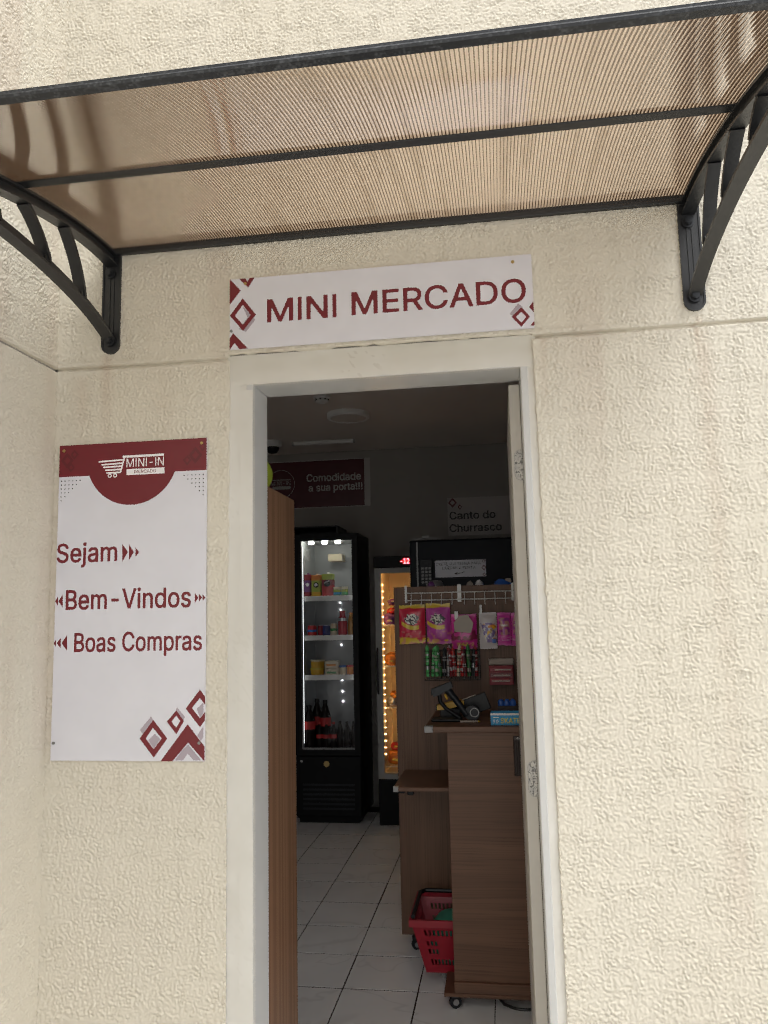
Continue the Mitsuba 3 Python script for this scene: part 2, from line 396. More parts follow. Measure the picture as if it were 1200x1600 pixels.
# ------------------------------------------------------------------ setting: ground, room
XC, ZG = -1.327, 2.3138                 # inside corner with the side wall; height of the joint
ROOM = (-2.2, 1.7, 0.15, 4.45, 2.97)
labels['ground'] = {'kind': 'structure'}
put('ground', box(-60, 60, -60, 60, -0.6, -0.04), 'concrete')
labels['floor'] = {'kind': 'structure'}
put('floor', box(ROOM[0] + .002, ROOM[1] - .002, 0.0, ROOM[3] - .002, -0.035, -0.0016), 'grout')
TX, TY, OX, OY = 0.3176, 0.3297, -1.0475, 1.2983
tile_mesh = rbox(-TX / 2 + .0028, TX / 2 - .0028, -TY / 2 + .0036, TY / 2 - .0036, -0.010, 0.0, .0012, 1)
tile_ply = mikit.ply(tile_mesh, 'tile')
for i in range(-3, 9):
    for j in range(-4, 10):
        cx, cy = OX + (i + .5) * TX, OY + (j + .5) * TY
        if ROOM[0] < cx - TX / 2 and cx + TX / 2 < ROOM[1] and 0.0 < cy - TY / 2 and cy + TY / 2 < ROOM[3]:
            k = key_for('floor__tile')
            scene[k] = {**tile_ply, 'to_world': T().translate([cx + float(rng.normal(0, .0006)), cy + float(rng.normal(0, .0006)), float(rng.normal(0, .0004))])}
x0, x1, y0, y1, zc = ROOM
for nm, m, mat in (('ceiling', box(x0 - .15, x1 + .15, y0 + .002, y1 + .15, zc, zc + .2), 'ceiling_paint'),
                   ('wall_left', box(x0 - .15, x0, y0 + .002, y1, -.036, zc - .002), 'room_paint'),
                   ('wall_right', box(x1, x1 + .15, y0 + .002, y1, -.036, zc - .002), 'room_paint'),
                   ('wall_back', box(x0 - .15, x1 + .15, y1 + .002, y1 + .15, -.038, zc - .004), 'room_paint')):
    labels[nm] = {'kind': 'structure'}
    put(nm, m, mat)

# ------------------------------------------------------------------ stucco walls
DX0, DX1, DZ1 = -0.7023, 0.0755, 2.2317       # door opening
SX0, SX1, SZ1 = -0.772, 0.112, 2.322          # outer edge of the smooth surround
def relief(P, seed):
    return 0.0045 * (meshkit.fbm(P * 1.6, 3, seed) - .5) + 0.0016 * (meshkit.noise(P * 11, seed + 9) - .5)

def band_noise(n, step, seed, wave, spread, lean, aniso):
    """a square of noise that wraps round: one wavelength mostly, the ridges drawn out along a leaning direction"""
    r = np.random.default_rng(seed)
    kx, ky = np.meshgrid(np.fft.fftfreq(n, step), np.fft.fftfreq(n, step))
    a, b = kx * math.cos(lean) + ky * math.sin(lean), -kx * math.sin(lean) + ky * math.cos(lean)
    k = np.sqrt((a * aniso) ** 2 + b ** 2)
    f = np.exp(-((k * wave - 1) / spread) ** 2)
    g = np.real(np.fft.ifft2(np.fft.fft2(r.normal(size=(n, n))) * f))
    return g / g.std()
TILE_N, TILE_S = 1024, .0024
_a, _b, _c = band_noise(TILE_N, TILE_S, 5, .0074, .66, -.72, 1.85), band_noise(TILE_N, TILE_S, 6, .0055, .75, .3, 1.15), band_noise(TILE_N, TILE_S, 7, .016, .9, -.6, 1.3)
PLASTER = (1.15 * np.tanh(1.1 * _a + .35 * _c) + .60 * _b + .25 * _c) * (1 + .20 * np.clip(band_noise(TILE_N, TILE_S, 8, .11, .7, 0, 1), -1.5, 1.5))
def stipple(u, v, seed):
    """the rolled plaster's relief: short ridges a centimetre apart leaning one way"""
    x, y = (u / TILE_S) % TILE_N, (v / TILE_S + 137 * seed) % TILE_N
    i, j = np.floor(x).astype(int) % TILE_N, np.floor(y).astype(int) % TILE_N
    fx, fy, i1, j1 = x - np.floor(x), y - np.floor(y), (i + 1) % TILE_N, (j + 1) % TILE_N
    return .00116 * ((PLASTER[j, i] * (1 - fx) + PLASTER[j, i1] * fx) * (1 - fy) + (PLASTER[j1, i] * (1 - fx) + PLASTER[j1, i1] * fx) * fy)

def stucco_sheet(us, zs, hole, place, seed, groove=True):
    U, Z = np.meshgrid(us, zs)
    wob = 0.007 * (meshkit.fbm(np.stack([U * 3, U * 0, U * 0], -1), 3, seed + 4) - .5)
    near = np.abs(Z - ZG) < .02
    Zs = Z + np.where(near, wob, 0)
    P = np.stack([U, Zs * 1.0, U * 0], -1)
    fade = np.interp(us, [us[0], FINE[seed][0], FINE[seed][1], us[-1]], [FINE[seed][2], 1, 1, FINE[seed][3]])[None, :] * np.interp(zs, [-.05, .36, 3.70, 3.8, 4.6], [.3, 1, 1, .2, .2])[:, None]
    h = relief(P, seed) + stipple(U + seed, Zs, seed) * fade
    if groove:
        fade = (0.55 if seed == 3 else 0.95) + 0.45 * meshkit.noise(np.stack([U * 7, U * 0 + 3, U * 0], -1), seed)
        h = h - np.where(np.abs(Z - ZG) < .0045, .0135 * fade, 0)
        h = h + np.where((np.abs(Z - ZG) > .0045) & near & (Z > ZG), .002 * fade, 0)
    rows, cols = U.shape
    keep = np.ones((rows - 1, cols - 1), bool)
    if hole:
        cu, cz = (us[:-1] + us[1:]) / 2, (zs[:-1] + zs[1:]) / 2
        keep = ~((cu[None, :] > hole[0]) & (cu[None, :] < hole[1]) & (cz[:, None] < hole[2]))
        on = (np.isclose(U, hole[0]) | np.isclose(U, hole[1])) & (Z < hole[2] + 1e-6)
        U = U + np.where(on, .006 * (meshkit.noise(np.stack([U * 3, Z * 38, Z * 0], -1), 2) - .5), 0)
        on2 = np.isclose(Z, hole[2]) & (U > hole[0] - .01) & (U < hole[1] + .01)
        Zs = Zs + np.where(on2, .006 * (meshkit.noise(np.stack([U * 38, Z * 3, Z * 0], -1), 3) - .5), 0)
        U = U + np.where(np.isclose(U, hole[0], atol=.004) & (Z < hole[2]), -.011 * np.clip((2.3 - Z) / 1.8, 0, 1), 0)
        U = U + np.where(np.isclose(U, hole[1], atol=.004) & (Z < hole[2]), .008 * np.clip((2.3 - Z) / 1.8, 0, 1), 0)
    front = np.stack([U, h + .005, Zs], -1).reshape(-1, 3)
    uv = np.stack([U, Zs], -1).reshape(-1, 2)
    f = []
    idx = np.arange(rows * cols).reshape(rows, cols)
    a, b, c, d = idx[:-1, :-1][keep], idx[:-1, 1:][keep], idx[1:, 1:][keep], idx[1:, :-1][keep]
    f = np.vstack([np.stack([a, b, c], 1), np.stack([a, c, d], 1)])
    # skirt on every open edge
    e = np.vstack([f[:, [0, 1]], f[:, [1, 2]], f[:, [2, 0]]])
    code = np.sort(e, 1); _, inv, cnt = np.unique(code, axis=0, return_inverse=True, return_counts=True)
    e = e[cnt[inv.ravel()] == 1]
    back = front.copy(); back[:, 1] = -.006
    n = len(front)
    sk = np.vstack([np.stack([e[:, 1], e[:, 0], e[:, 0] + n], 1), np.stack([e[:, 1], e[:, 0] + n, e[:, 1] + n], 1)])
    v = np.vstack([front, back]); uv = np.vstack([uv, uv + .003])
    return place(v), np.vstack([f, sk]), uv

def lines(lo, hi, step, extra=()):
    g = list(np.arange(lo, hi, step)) + [hi]
    for e in extra:
        g = [q for q in g if abs(q - e) > step * .35]
    return np.array(sorted(set(g) | set(extra)))

FINE = {3: (XC, 1.9, 1, .3), 11: (2.8, 4.2, .3, 1)}
def spans(parts, extra):
    g = np.concatenate([np.arange(a, b - 1e-9, s) for a, b, s in parts] + [[parts[-1][1]]])
    for e in extra:
        g = g[np.abs(g - e) > .0012]
    return np.array(sorted(set(g.tolist()) | set(extra)))
zl = spans([(-.05, .40, .03), (.40, 3.72, .0025), (3.72, 4.6, .03)], (ZG - .011, ZG - .0055, ZG - .0035, ZG + .0035, ZG + .0055, ZG + .011, SZ1 + .004))
sw = thing('shop_wall', 'cream stuccoed shop wall with a tall doorway in it', 'wall')
v, f, uv = stucco_sheet(spans([(XC, 1.06, .0025), (1.06, 1.9, .009), (1.9, 3.2, .03)], (SX0, SX1)), zl, (SX0, SX1, SZ1 + .004), lambda q: np.stack([q[:, 0], -q[:, 1], q[:, 2]], 1), 3)
put(sw + '__stucco', trimesh.Trimesh(v, f, process=False), 'stucco', smooth=True)
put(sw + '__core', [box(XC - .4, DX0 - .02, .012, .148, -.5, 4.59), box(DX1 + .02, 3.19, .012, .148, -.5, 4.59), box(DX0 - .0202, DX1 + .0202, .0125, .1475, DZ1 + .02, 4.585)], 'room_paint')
# smooth surround: rounded band on three sides
def wavy(poly, amp, seed):
    p = poly.segmentize(.03)
    c = np.array(p.exterior.coords)[:-1]
    nn = meshkit.noise(np.stack([c[:, 0] * 22, c[:, 1] * 22, c[:, 0] * 0], -1), seed) - .5
    mm = meshkit.noise(np.stack([c[:, 0] * 22, c[:, 1] * 22, c[:, 0] * 0 + 5], -1), seed) - .5
    return Polygon(np.stack([c[:, 0] + amp * nn, c[:, 1] + amp * mm], 1)).buffer(0)
sur = unary_union([sbox(SX0 - .008, 0, DX0, SZ1 + .001), sbox(DX1, 0, SX1 + .008, SZ1 + .001), sbox(DX0 - .001, DZ1, DX1 + .001, SZ1 + .001)])
put(sw + '__door_surround', [plate(sur, .020, .018), plate(wavy(sbox(DX0 - .040, .0, DX0 - .001, 2.215), .004, 3), .003, .0035), plate(wavy(sbox(DX0 - .03, DZ1 + .001, DX1 + .03, DZ1 + .045), .005, 4), .003, .003)],
    'surround_paint', label='smooth painted plaster band round the doorway, scuffed along the lintel')
# steel frame: reveals
fr = sw + '__door_frame'
put(fr + '__jamb', rbox(DX0 - .0195, DX0, .0005, .1465, -.03, DZ1 + .018, .0025, 2), 'jamb_paint')
put(fr + '__jamb', [rbox(DX1, DX1 + .0195, .0005, .1465, -.03, DZ1 + .018, .0025, 2)], 'jamb_paint')
put(fr + '__lintel', rbox(DX0 + .0005, DX1 - .0005, .0008, .1462, DZ1, DZ1 + .0175, .0025, 2), 'jamb_paint')
# door leaf, opened flat inwards on the right: its hinge edge faces out
dl = sw + '__door'
put(dl, rbox(.0425, .0740, .126, .905, .008, 2.218, .0016, 1), 'door_paint', label='white door leaf swung inwards at the right jamb')
for zz, hh in ((1.975, .075), (1.09, .08), (.30, .08)):
    po = LineString([(0.0705, zz - hh / 2 + .012), (0.0705, zz + hh / 2 - .012)]).buffer(.0185, 8).intersection(sbox(0, 0, .0742, 3))
    put(dl + '__hinge_edge', plate(po.buffer(.0026).difference(po.buffer(.0014)).intersection(sbox(0, 0, .0742, 3)), .1262, .0012), 'grey_screw')
    put(dl + '__hinge', [plate(po, .1262, .0022)], 'worn_hinge', label='rounded hinge plate with scratched paint')

sd = thing('side_wall', 'cream stuccoed wall running towards the viewer at the left', 'wall')
v, f, uv = stucco_sheet(spans([(0, 2.8, .03), (2.8, 3.82, .009), (3.82, 4.2, .0025)], ()), zl, None, lambda q: np.stack([XC + q[:, 1], -4.2 + q[:, 0], q[:, 2]], 1), 11)
put(sd + '__stucco', trimesh.Trimesh(v, f, process=False), 'stucco', smooth=True)
put(sd + '__core', box(XC - .22, XC - .004, -4.19, -.003, -.5, 4.585), 'room_paint')

# ------------------------------------------------------------------ awning
aw = thing('door_awning', 'curved bronze ribbed plastic awning on black metal brackets above the doorway', 'awning')
AX0, AX1, AL = -1.168, 0.577, 1.0
def zarc(y):
    y = abs(y)
    return 2.688 - .022 * y - .192 * y * y
NY = 22
ys = -np.linspace(.006, AL, NY)
nrm = []
for yy in ys:
    s = -.022 - .384 * abs(yy)
    nn = np.array([0, s, 1.0]); nrm.append(nn / np.linalg.norm(nn))      # unit normal in y-z of the sheet (up)
nrm = np.array(nrm)
def arc_pts(off):
    return np.stack([ys * 0, ys, [zarc(q) for q in ys]], 1) + nrm * [1, 1, 1] * off
PITCHR = .0082
def sheet(off, xs, rip):
    base = arc_pts(off)
    V = np.array([[x, b[1], b[2] + r] for b in base for x, r in zip(xs, rip)])
    n = len(xs)
    F = []
    for j in range(NY - 1):
        a = np.arange(n - 1) + j * n
        F.append(np.stack([a, a + n, a + n + 1], 1)); F.append(np.stack([a, a + n + 1, a + 1], 1))
    return trimesh.Trimesh(V, np.vstack(F), process=False)
xs = np.arange(AX0, AX1 + 1e-6, PITCHR / 6)
sag = -.00016 * (1 - np.cos(2 * np.pi * (xs - AX0) / PITCHR)) / 2
put(aw + '__lower_skin', sheet(0, xs, sag), 'clear_skin', smooth=True)
put(aw + '__upper_skin', sheet(.0044, np.linspace(AX0, AX1, 40), np.zeros(40)), 'bronze_skin', smooth=True)
lo, hi = arc_pts(.0004), arc_pts(.0042)
V, F = [], []
for x in np.arange(AX0 + .001, AX1, PITCHR):
    b0 = len(V)
    for j in range(NY):
        for xx, p in ((x - .0011, lo[j]), (x + .0011, lo[j]), (x + .0011, hi[j]), (x - .0011, hi[j])):
            V.append((xx, p[1], p[2]))
    for j in range(NY - 1):
        for q in range(4):
            a, b = b0 + j * 4 + q, b0 + j * 4 + (q + 1) % 4
            F += [[a, b, b + 4], [a, b + 4, a + 4]]
put(aw + '__rib', trimesh.Trimesh(np.array(V), F, process=False), 'bronze_rib', kind='stuff', label='fine dark ribs inside the bronze sheet')
# bars
zf = zarc(AL)
fb = Polygon([(-1.006, zf - .0065), (-.992, zf - .0085), (-.988, zf - .006), (-.988, zf - .002), (-1.0, zf - .002), (-1.0, zf + .0065), (-.988, zf + .0065), (-.988, zf + .009), (-1.002, zf + .0095), (-1.008, zf + .0055), (-1.007, zf + .0015), (-1.0085, zf - .002)])
put(aw + '__front_bar', prof_x(fb, AX0 - .02, AX1 + .02), 'weathered_black', label='dusty black front bar')
zm = zarc(.5)
put(aw + '__middle_bar', [rbox(AX0 + .002, AX1 - .002, -.515, -.487, zm - .010, zm - .0055, .0015, 1), box(AX0 + .002, AX1 - .002, -.5035, -.4985, zm - .0056, zm - .001)], 'black_aluminium')
put(aw + '__wall_bar', [rbox(AX0 + .01, AX1 - .01, -.020, -.004, 2.666, 2.678, .002, 1), box(AX0 + .01, AX1 - .01, -.0105, -.0045, 2.6781, 2.708)], 'black_aluminium')
def curve_band(pts, t):
    """a strip of thickness t round a smooth curve through pts, in (y, z)"""
    p = np.array(pts, float)
    s = np.r_[0, np.cumsum(np.linalg.norm(np.diff(p, axis=0), axis=1))]
    from scipy.interpolate import CubicSpline
    cs = CubicSpline(s, p); q = cs(np.linspace(0, s[-1], 26))
    return LineString(q).buffer(t / 2, cap_style=2, join_style=1)
def hexbolt(x, z, y):
    return [cyl((x, y, z), (x, y - .003, z), .0165, 24), cyl((x, y - .003, z), (x, y - .013, z), .0112, 6), cyl((x, y - .013, z), (x, y - .0145, z), .0085, 12)]
for bx in (-1.147, .552):
    br = key_for(aw + '__bracket'); labels[br] = {}
    W = .018
    stad = LineString([(bx, 2.382), (bx, 2.70)]).buffer(.029, 10).intersection(sbox(-9, 0, 9, 2.664))
    rim = stad.difference(stad.buffer(-.005))
    slot = sbox(bx - .005, 2.405, bx + .005, 2.590)
    put(br + '__wall_plate', [plate(stad, -.003, .007), plate(rim, -.0098, .004), plate(slot.buffer(.004).difference(slot.buffer(-.001)), -.0098, .003)], 'black_aluminium')
    up = curve_band([(-.012, 2.668), (-.2, zarc(.2) - .013), (-.4, zarc(.4) - .013), (-.6, zarc(.6) - .013), (-.8, zarc(.8) - .013), (-.985, zarc(.985) - .013)], .007)
    upw = curve_band([(-.012, 2.650), (-.2, zarc(.2) - .027), (-.4, zarc(.4) - .027), (-.6, zarc(.6) - .027), (-.8, zarc(.8) - .027), (-.985, zarc(.985) - .022)], .026)
    upl = curve_band([(-.012, 2.634), (-.2, zarc(.2) - .041), (-.4, zarc(.4) - .041), (-.6, zarc(.6) - .041), (-.8, zarc(.8) - .041), (-.96, zarc(.96) - .036)], .006)
    put(br + '__arc', [prof_x(up, bx - W, bx + W), prof_x(upw, bx - .006, bx + .006), prof_x(upl, bx - W, bx + W)], 'black_aluminium')
    armp = [(-.010, 2.392), (-.14, 2.437), (-.28, 2.463), (-.43, 2.478), (-.60, 2.482), (-.78, 2.474), (-.972, 2.448)]
    low = curve_band(armp, .008)
    web = curve_band([(a, b + .014) for a, b in armp], .022)
    put(br + '__arm', [prof_x(low, bx - W, bx + W), prof_x(web, bx - .006, bx + .006)], 'black_aluminium')
    for (ya, yb, bend) in ((-.285, -.185, .012), (-.470, -.365, .012), (-.650, -.575, .010)):
        za, zb = zarc(ya) - .044, float(np.interp(-yb, [-q[0] for q in armp], [q[1] for q in armp])) + .018
        m_ = ((ya + yb) / 2 + .016, (za + zb) / 2)
        st = curve_band([(ya, za), m_, (yb, zb)], .011)
        foot = Polygon([(yb - .020, zb - .004), (yb + .012, zb - .004), (yb + .004, zb + .022), (yb - .008, zb + .022)])
        put(br + '__strut', [prof_x(st, bx - .0155, bx + .0155), prof_x(foot, bx - .012, bx + .012)], 'black_aluminium')
    for zz in (2.608, 2.392):
        put(br + '__bolt', hexbolt(bx + (-.004 if zz > 2.5 else 0), zz, -.0138 if zz > 2.5 else -.0168), 'black_bolt', smooth=30)

# ------------------------------------------------------------------ sign over the door
def signscrew(key, x, z, y, mat='brass'):
    put(key, [cyl((x, y, z), (x, y - .0016, z), .0046, 14), cyl((x, y - .0016, z), (x, y - .0030, z), .0022, 10)], mat, smooth=30)
sg = thing('doorway_sign', 'long white sign reading MINI MERCADO above the doorway', 'sign')
YS = -.0125
put(sg + '__panel', rbox(-.769, .1195, YS, YS + .004, 2.3375, 2.5555, .0006, 1), 'sign_panel')
clip = sbox(-.7688, 2.3378, .1193, 2.5552)
YL = YS - .0002
put(sg + '__lettering', words('MINI', -.654, -.445, 2.4145, .068, YL, thin=.012), 'sign_red')
put(sg + '__lettering', words('MERCADO', -.4, .1, 2.4165, .067, YL, thin=.012), 'sign_red')
for pol in ([(-.769, 2.557), (-.735, 2.519), (-.769, 2.477)], [(-.742, 2.558), (-.712, 2.526), (-.691, 2.558), (-.706, 2.558), (-.7135, 2.545), (-.723, 2.558)],
            [(-.769, 2.372), (-.758, 2.388), (-.712, 2.337), (-.738, 2.337), (-.754, 2.358), (-.769, 2.337)], [(.121, 2.417), (.107, 2.399), (.121, 2.380)], [(.121, 2.360), (.108, 2.344), (.121, 2.344)]):
    put(sg + '__ornament', plate(Polygon(pol).intersection(clip), YL, .0005), 'sign_red')
gd = Polygon([(-.729, 2.47), (-.704, 2.44), (-.690, 2.425), (-.719, 2.389), (-.74, 2.40), (-.714, 2.433)])
put(sg + '__ornament_shadow', plate(gd.intersection(clip), YL, .0003), 'sign_grey')
put(sg + '__ornament_shadow', plate(Polygon([(.052, 2.383), (.077, 2.412), (.09, 2.40), (.066, 2.372)]), YL, .0003), 'sign_grey')
put(sg + '__ornament', plate(ring([(-.729, 2.494), (-.688, 2.440), (-.728, 2.393), (-.768, 2.443)], [(-.729, 2.474), (-.704, 2.440), (-.728, 2.412), (-.753, 2.441)]), YL, .0006), 'sign_red')
put(sg + '__ornament', plate(ring([(.086, 2.400), (.108, 2.371), (.083, 2.343), (.057, 2.374)], [(.085, 2.387), (.098, 2.371), (.084, 2.355), (.069, 2.373)]), YL, .0006), 'sign_red')
signscrew(sg + '__screw', .067, 2.536, YL); signscrew(sg + '__screw', -.721, 2.539, YL)
signscrew(sg + '__screw', -.764, 2.395, YL, 'grey_screw')

# ------------------------------------------------------------------ welcome sign
ws = thing('welcome_sign', 'tall white and dark red welcome sign left of the doorway, with a shopping cart emblem', 'sign')
WX0, WX1, WZ0, WZ1 = -1.3005, -.8375, 1.157, 2.0765
put(ws + '__panel', rbox(WX0, WX1, YS, YS + .004, WZ0, WZ1, .0006, 1), 'sign_panel')
clip = sbox(WX0 + .0002, WZ0 + .0002, WX1 - .0002, WZ1 - .0002)
cc = Point(-1.069, 2.003).buffer(.140, 40)
cc = Point(-1.069, 2.030).buffer(.1425, 48)
put(ws + '__header', plate(unary_union([sbox(WX0, 1.9805, WX1, WZ1), cc]).intersection(clip), YL, .0004), 'sign_red')
YH = YL - .0005
for xx, zz, s in ((-1.275, 2.03, .020), (-1.252, 2.047, .013), (-1.262, 2.008, .012), (-.872, 2.026, .021), (-.897, 2.012, .013), (-.850, 2.050, .012)):
    put(ws + '__header_ornament', plate(ring([(xx, zz + s * 1.2), (xx + s, zz), (xx, zz - s * 1.2), (xx - s, zz)], [(xx, zz + s * .6), (xx + s * .5, zz), (xx, zz - s * .6), (xx - s * .5, zz)]).intersection(clip), YH + .0002, .0003), 'sign_red_dark')
ct = [plate(Polygon([(-1.098, 2.036), (-.969, 2.036), (-.969, 2.029), (-1.098, 2.029)]), YH, .0004)]
for a, b in (((-1.172, 2.021), (-1.094, 2.0235)), ((-1.163, 2.0115), (-1.098, 2.0135)), ((-1.157, 2.0035), (-1.101, 2.0045)), ((-1.151, 1.9945), (-1.104, 1.995)), ((-1.147, 1.986), (-1.106, 1.986))):
    ct.append(plate(LineString([a, b]).buffer(.0024), YH, .0004))
ct.append(plate(LineString([(-1.092, 2.032), (-1.104, 1.988)]).buffer(.0022), YH, .0004))
for a in (-1.138, -1.121):
    ct.append(plate(Point(a, 1.9775).buffer(.0062).difference(Point(a, 1.9775).buffer(.0032)), YH, .0004))
put(ws + '__cart_emblem', ct, 'print_white')
put(ws + '__lettering', words('MINI-IN', -1.086, -.969, 2.0005, .0255, YH, .0004, False), 'print_white')
put(ws + '__lettering_plate', plate(sbox(-1.085, 1.9765, -.967, 1.9945), YH, .0004), 'print_white')
put(ws + '__lettering', words('MERCADO', -1.060, -.993, 1.981, .0095, YH - .0005, .0003, False), 'sign_red')
dots = []
for r in range(6):
    for c in range(6 - r):
        dots.append(plate(Point(-1.2915 + c * .0119, 1.968 - r * .0118).buffer(.0019, 4), YL, .0004))
        dots.append(plate(Point(-.8475 - c * .0117, 1.9675 - r * .0118).buffer(.0019, 4), YL, .0004))
put(ws + '__dot', dots, 'print_black', kind='stuff', label='small dark dots in two triangular patches')
put(ws + '__lettering', words('Sejam', -1.2995, -1.1095, 1.7245, .0545, YL, thin=.008), 'sign_red')
put(ws + '__lettering', words('Bem-Vindos', -1.2665, -.882, 1.586, .0555, YL, thin=.008), 'sign_red')
put(ws + '__lettering', words('Boas Compras', -1.2365, -.848, 1.464, .0525, YL, thin=.008), 'sign_red')
for tri in ([(-1.094, 1.772), (-1.093, 1.721), (-1.076, 1.749)], [(-1.073, 1.770), (-1.072, 1.725), (-1.058, 1.748)], [(-1.053, 1.760), (-1.052, 1.735), (-1.041, 1.747)],
            [(-1.277, 1.629), (-1.276, 1.593), (-1.290, 1.611)], [(-1.2915, 1.624), (-1.291, 1.598), (-1.2998, 1.611)],
            [(-.870, 1.624), (-.870, 1.596), (-.860, 1.610)], [(-.858, 1.622), (-.858, 1.599), (-.849, 1.611)], [(-.847, 1.620), (-.847, 1.601), (-.839, 1.610)],
            [(-1.260, 1.511), (-1.258, 1.467), (-1.276, 1.489)], [(-1.279, 1.504), (-1.278, 1.474), (-1.291, 1.489)], [(-1.294, 1.499), (-1.293, 1.479), (-1.3002, 1.489)]):
    put(ws + '__arrow_mark', plate(tri, YL, .0006), 'sign_red')
gs = [[(-.997, 1.280), (-.986, 1.262), (-1.018, 1.228), (-1.030, 1.242)], [(-.920, 1.305), (-.897, 1.279), (-.903, 1.262), (-.926, 1.290)], [(-.862, 1.300), (-.842, 1.318), (-.842, 1.288), (-.852, 1.276)],
      [(-.985, 1.232), (-.968, 1.216), (-.988, 1.192), (-1.004, 1.214)], [(-.86, 1.228), (-.842, 1.252), (-.842, 1.222), (-.85, 1.213)], [(-.905, 1.186), (-.886, 1.203), (-.848, 1.160), (-.87, 1.160), (-.887, 1.178), (-.90, 1.160), (-.925, 1.160)]]
for g in gs:
    put(ws + '__ornament_shadow', plate(Polygon(g).buffer(0).intersection(clip), YL, .0003), 'sign_grey')
for o, i in (([(-.990, 1.270), (-.948, 1.219), (-.987, 1.167), (-1.030, 1.219)], [(-.991, 1.249), (-.964, 1.219), (-.988, 1.190), (-1.012, 1.219)]),
             ([(-.922, 1.296), (-.899, 1.267), (-.921, 1.231), (-.950, 1.265)], [(-.922, 1.282), (-.910, 1.267), (-.922, 1.248), (-.936, 1.265)]),
             ([(-.853, 1.353), (-.812, 1.301), (-.852, 1.250), (-.894, 1.301)], [(-.853, 1.330), (-.829, 1.302), (-.852, 1.274), (-.876, 1.302)])):
    put(ws + '__ornament', plate(ring(o, i).intersection(clip), YL, .0006), 'sign_red')
put(ws + '__ornament', plate(Polygon([(-.967, 1.157), (-.888, 1.258), (-.838, 1.197), (-.838, 1.157), (-.886, 1.208), (-.932, 1.157)]).buffer(0).intersection(clip), YL, .0006), 'sign_red')
for x, z, m_ in ((-1.286, 2.060, 'brass'), (-.853, 2.061, 'brass'), (-1.291, 1.206, 'grey_screw'), (-.854, 1.207, 'grey_screw')):
    signscrew(ws + '__screw', x, z, YH, m_)

# ------------------------------------------------------------------ ceiling things and wall signs indoors
k = thing('ceiling_lamp', 'round flat white ceiling lamp, switched off', 'lamp')
put(k + '__rim', lathe([(0, 0), (.150, 0), (.150, -.028), (.140, -.036), (.128, -.036), (.128, -.03)], -1.03, 3.2, 2.969, 40), 'white_plastic', smooth=35)
put(k + '__diffuser', lathe([(.1275, -.031), (.09, -.037), (0, -.040)], -1.03, 3.2, 2.969, 40), 'ceiling_paint', smooth=True)
k = thing('smoke_detector', 'small white smoke detector on the ceiling nearest the doorway', 'smoke detector')
put(k + '__base', lathe([(0, 0), (.055, 0), (.055, -.014), (.050, -.018), (0, -.018)], -1.11, 2.72, 2.969, 28), 'white_plastic', smooth=35)
put(k + '__cap', lathe([(.040, -.0185), (.040, -.034), (.026, -.044), (0, -.046)], -1.11, 2.72, 2.969, 28), 'white_plastic', smooth=35)
put(k + '__slot', [box(-1.11 + .0405 * math.cos(a) - .006, -1.11 + .0405 * math.cos(a) + .006, 2.72 + .0405 * math.sin(a) - .004, 2.72 + .0405 * math.sin(a) + .004, 2.940, 2.948) for a in np.arange(0, 6.2, .785)], 'black_plastic', kind='stuff')
k = thing('ceiling_batten', 'slim pale strip fixed to the ceiling behind the round lamp', 'strip light')
put(k + '__tube', rbox(-1.64, -1.145, 3.985, 4.020, 2.940, 2.9688, .006), 'white_plastic')
put(k + '__end_cap', rbox(-1.146, -1.132, 3.983, 4.022, 2.938, 2.9688, .003), 'grey_plastic')
put(k + '__end_cap', rbox(-1.653, -1.639, 3.983, 4.022, 2.938, 2.9688, .003), 'grey_plastic')
k = thing('dome_camera', 'white and black dome camera on the ceiling above the tall cabinet', 'camera')
put(k + '__base', lathe([(0, 0), (.075, 0), (.075, -.035), (.06, -.05), (0, -.05)], -1.80, 3.93, 2.969, 24), 'white_plastic', smooth=35)
put(k + '__dome', lathe([(.055, -.0505), (.050, -.075), (.032, -.096), (0, -.104)], -1.80, 3.93, 2.969, 24), 'black_plastic', smooth=True)
k = thing('slogan_banner', 'dark red banner reading Comodidade a sua porta on the back wall', 'sign')
put(k + '__panel', box(-2.05, -1.136, 4.438, 4.4435, 2.487, 2.892), 'dark_red_banner')
put(k + '__backing', box(-2.06, -1.085, 4.444, 4.4485, 2.480, 2.900), 'acrylic')
put(k + '__lettering', words('Comodidade', -1.644, -1.163, 2.712, .062, 4.4378, .001, True), 'acrylic')
put(k + '__lettering', words('a sua porta!!!', -1.626, -1.151, 2.627, .060, 4.4378, .001, True), 'acrylic')
put(k + '__emblem', [plate(Point(-1.875, 2.70).buffer(.125, 32).difference(Point(-1.875, 2.70).buffer(.121, 32)), 4.4378, .001), plate(sbox(-1.98, 2.735, -1.787, 2.742), 4.4378, .001), plate(sbox(-1.95, 2.655, -1.787, 2.682), 4.4378, .001),
                     words('MINI-IN', -1.965, -1.788, 2.690, .038, 4.4378, .001, False)], 'acrylic')
k = thing('barbecue_sign', 'white sign reading Canto do Churrasco on the back wall', 'sign')
put(k + '__panel', box(-.428, .092, 4.4385, 4.4475, 2.196, 2.515), 'acrylic')
put(k + '__lettering', words('Canto do', -.414, -.030, 2.334, .062, 4.4382, .001, True), 'print_black')
put(k + '__lettering', words('Churrasco', -.417, .018, 2.228, .062, 4.4382, .001, True), 'print_black')
for xx, zz, s in ((-.385, 2.474, .038), (-.325, 2.436, .020)):
    put(k + '__ornament', plate(ring([(xx, zz + s * 1.1), (xx + s, zz), (xx, zz - s * 1.1), (xx - s, zz)], [(xx, zz + s * .6), (xx + s * .55, zz), (xx, zz - s * .6), (xx - s * .55, zz)]), 4.4382, .001), 'sign_red')

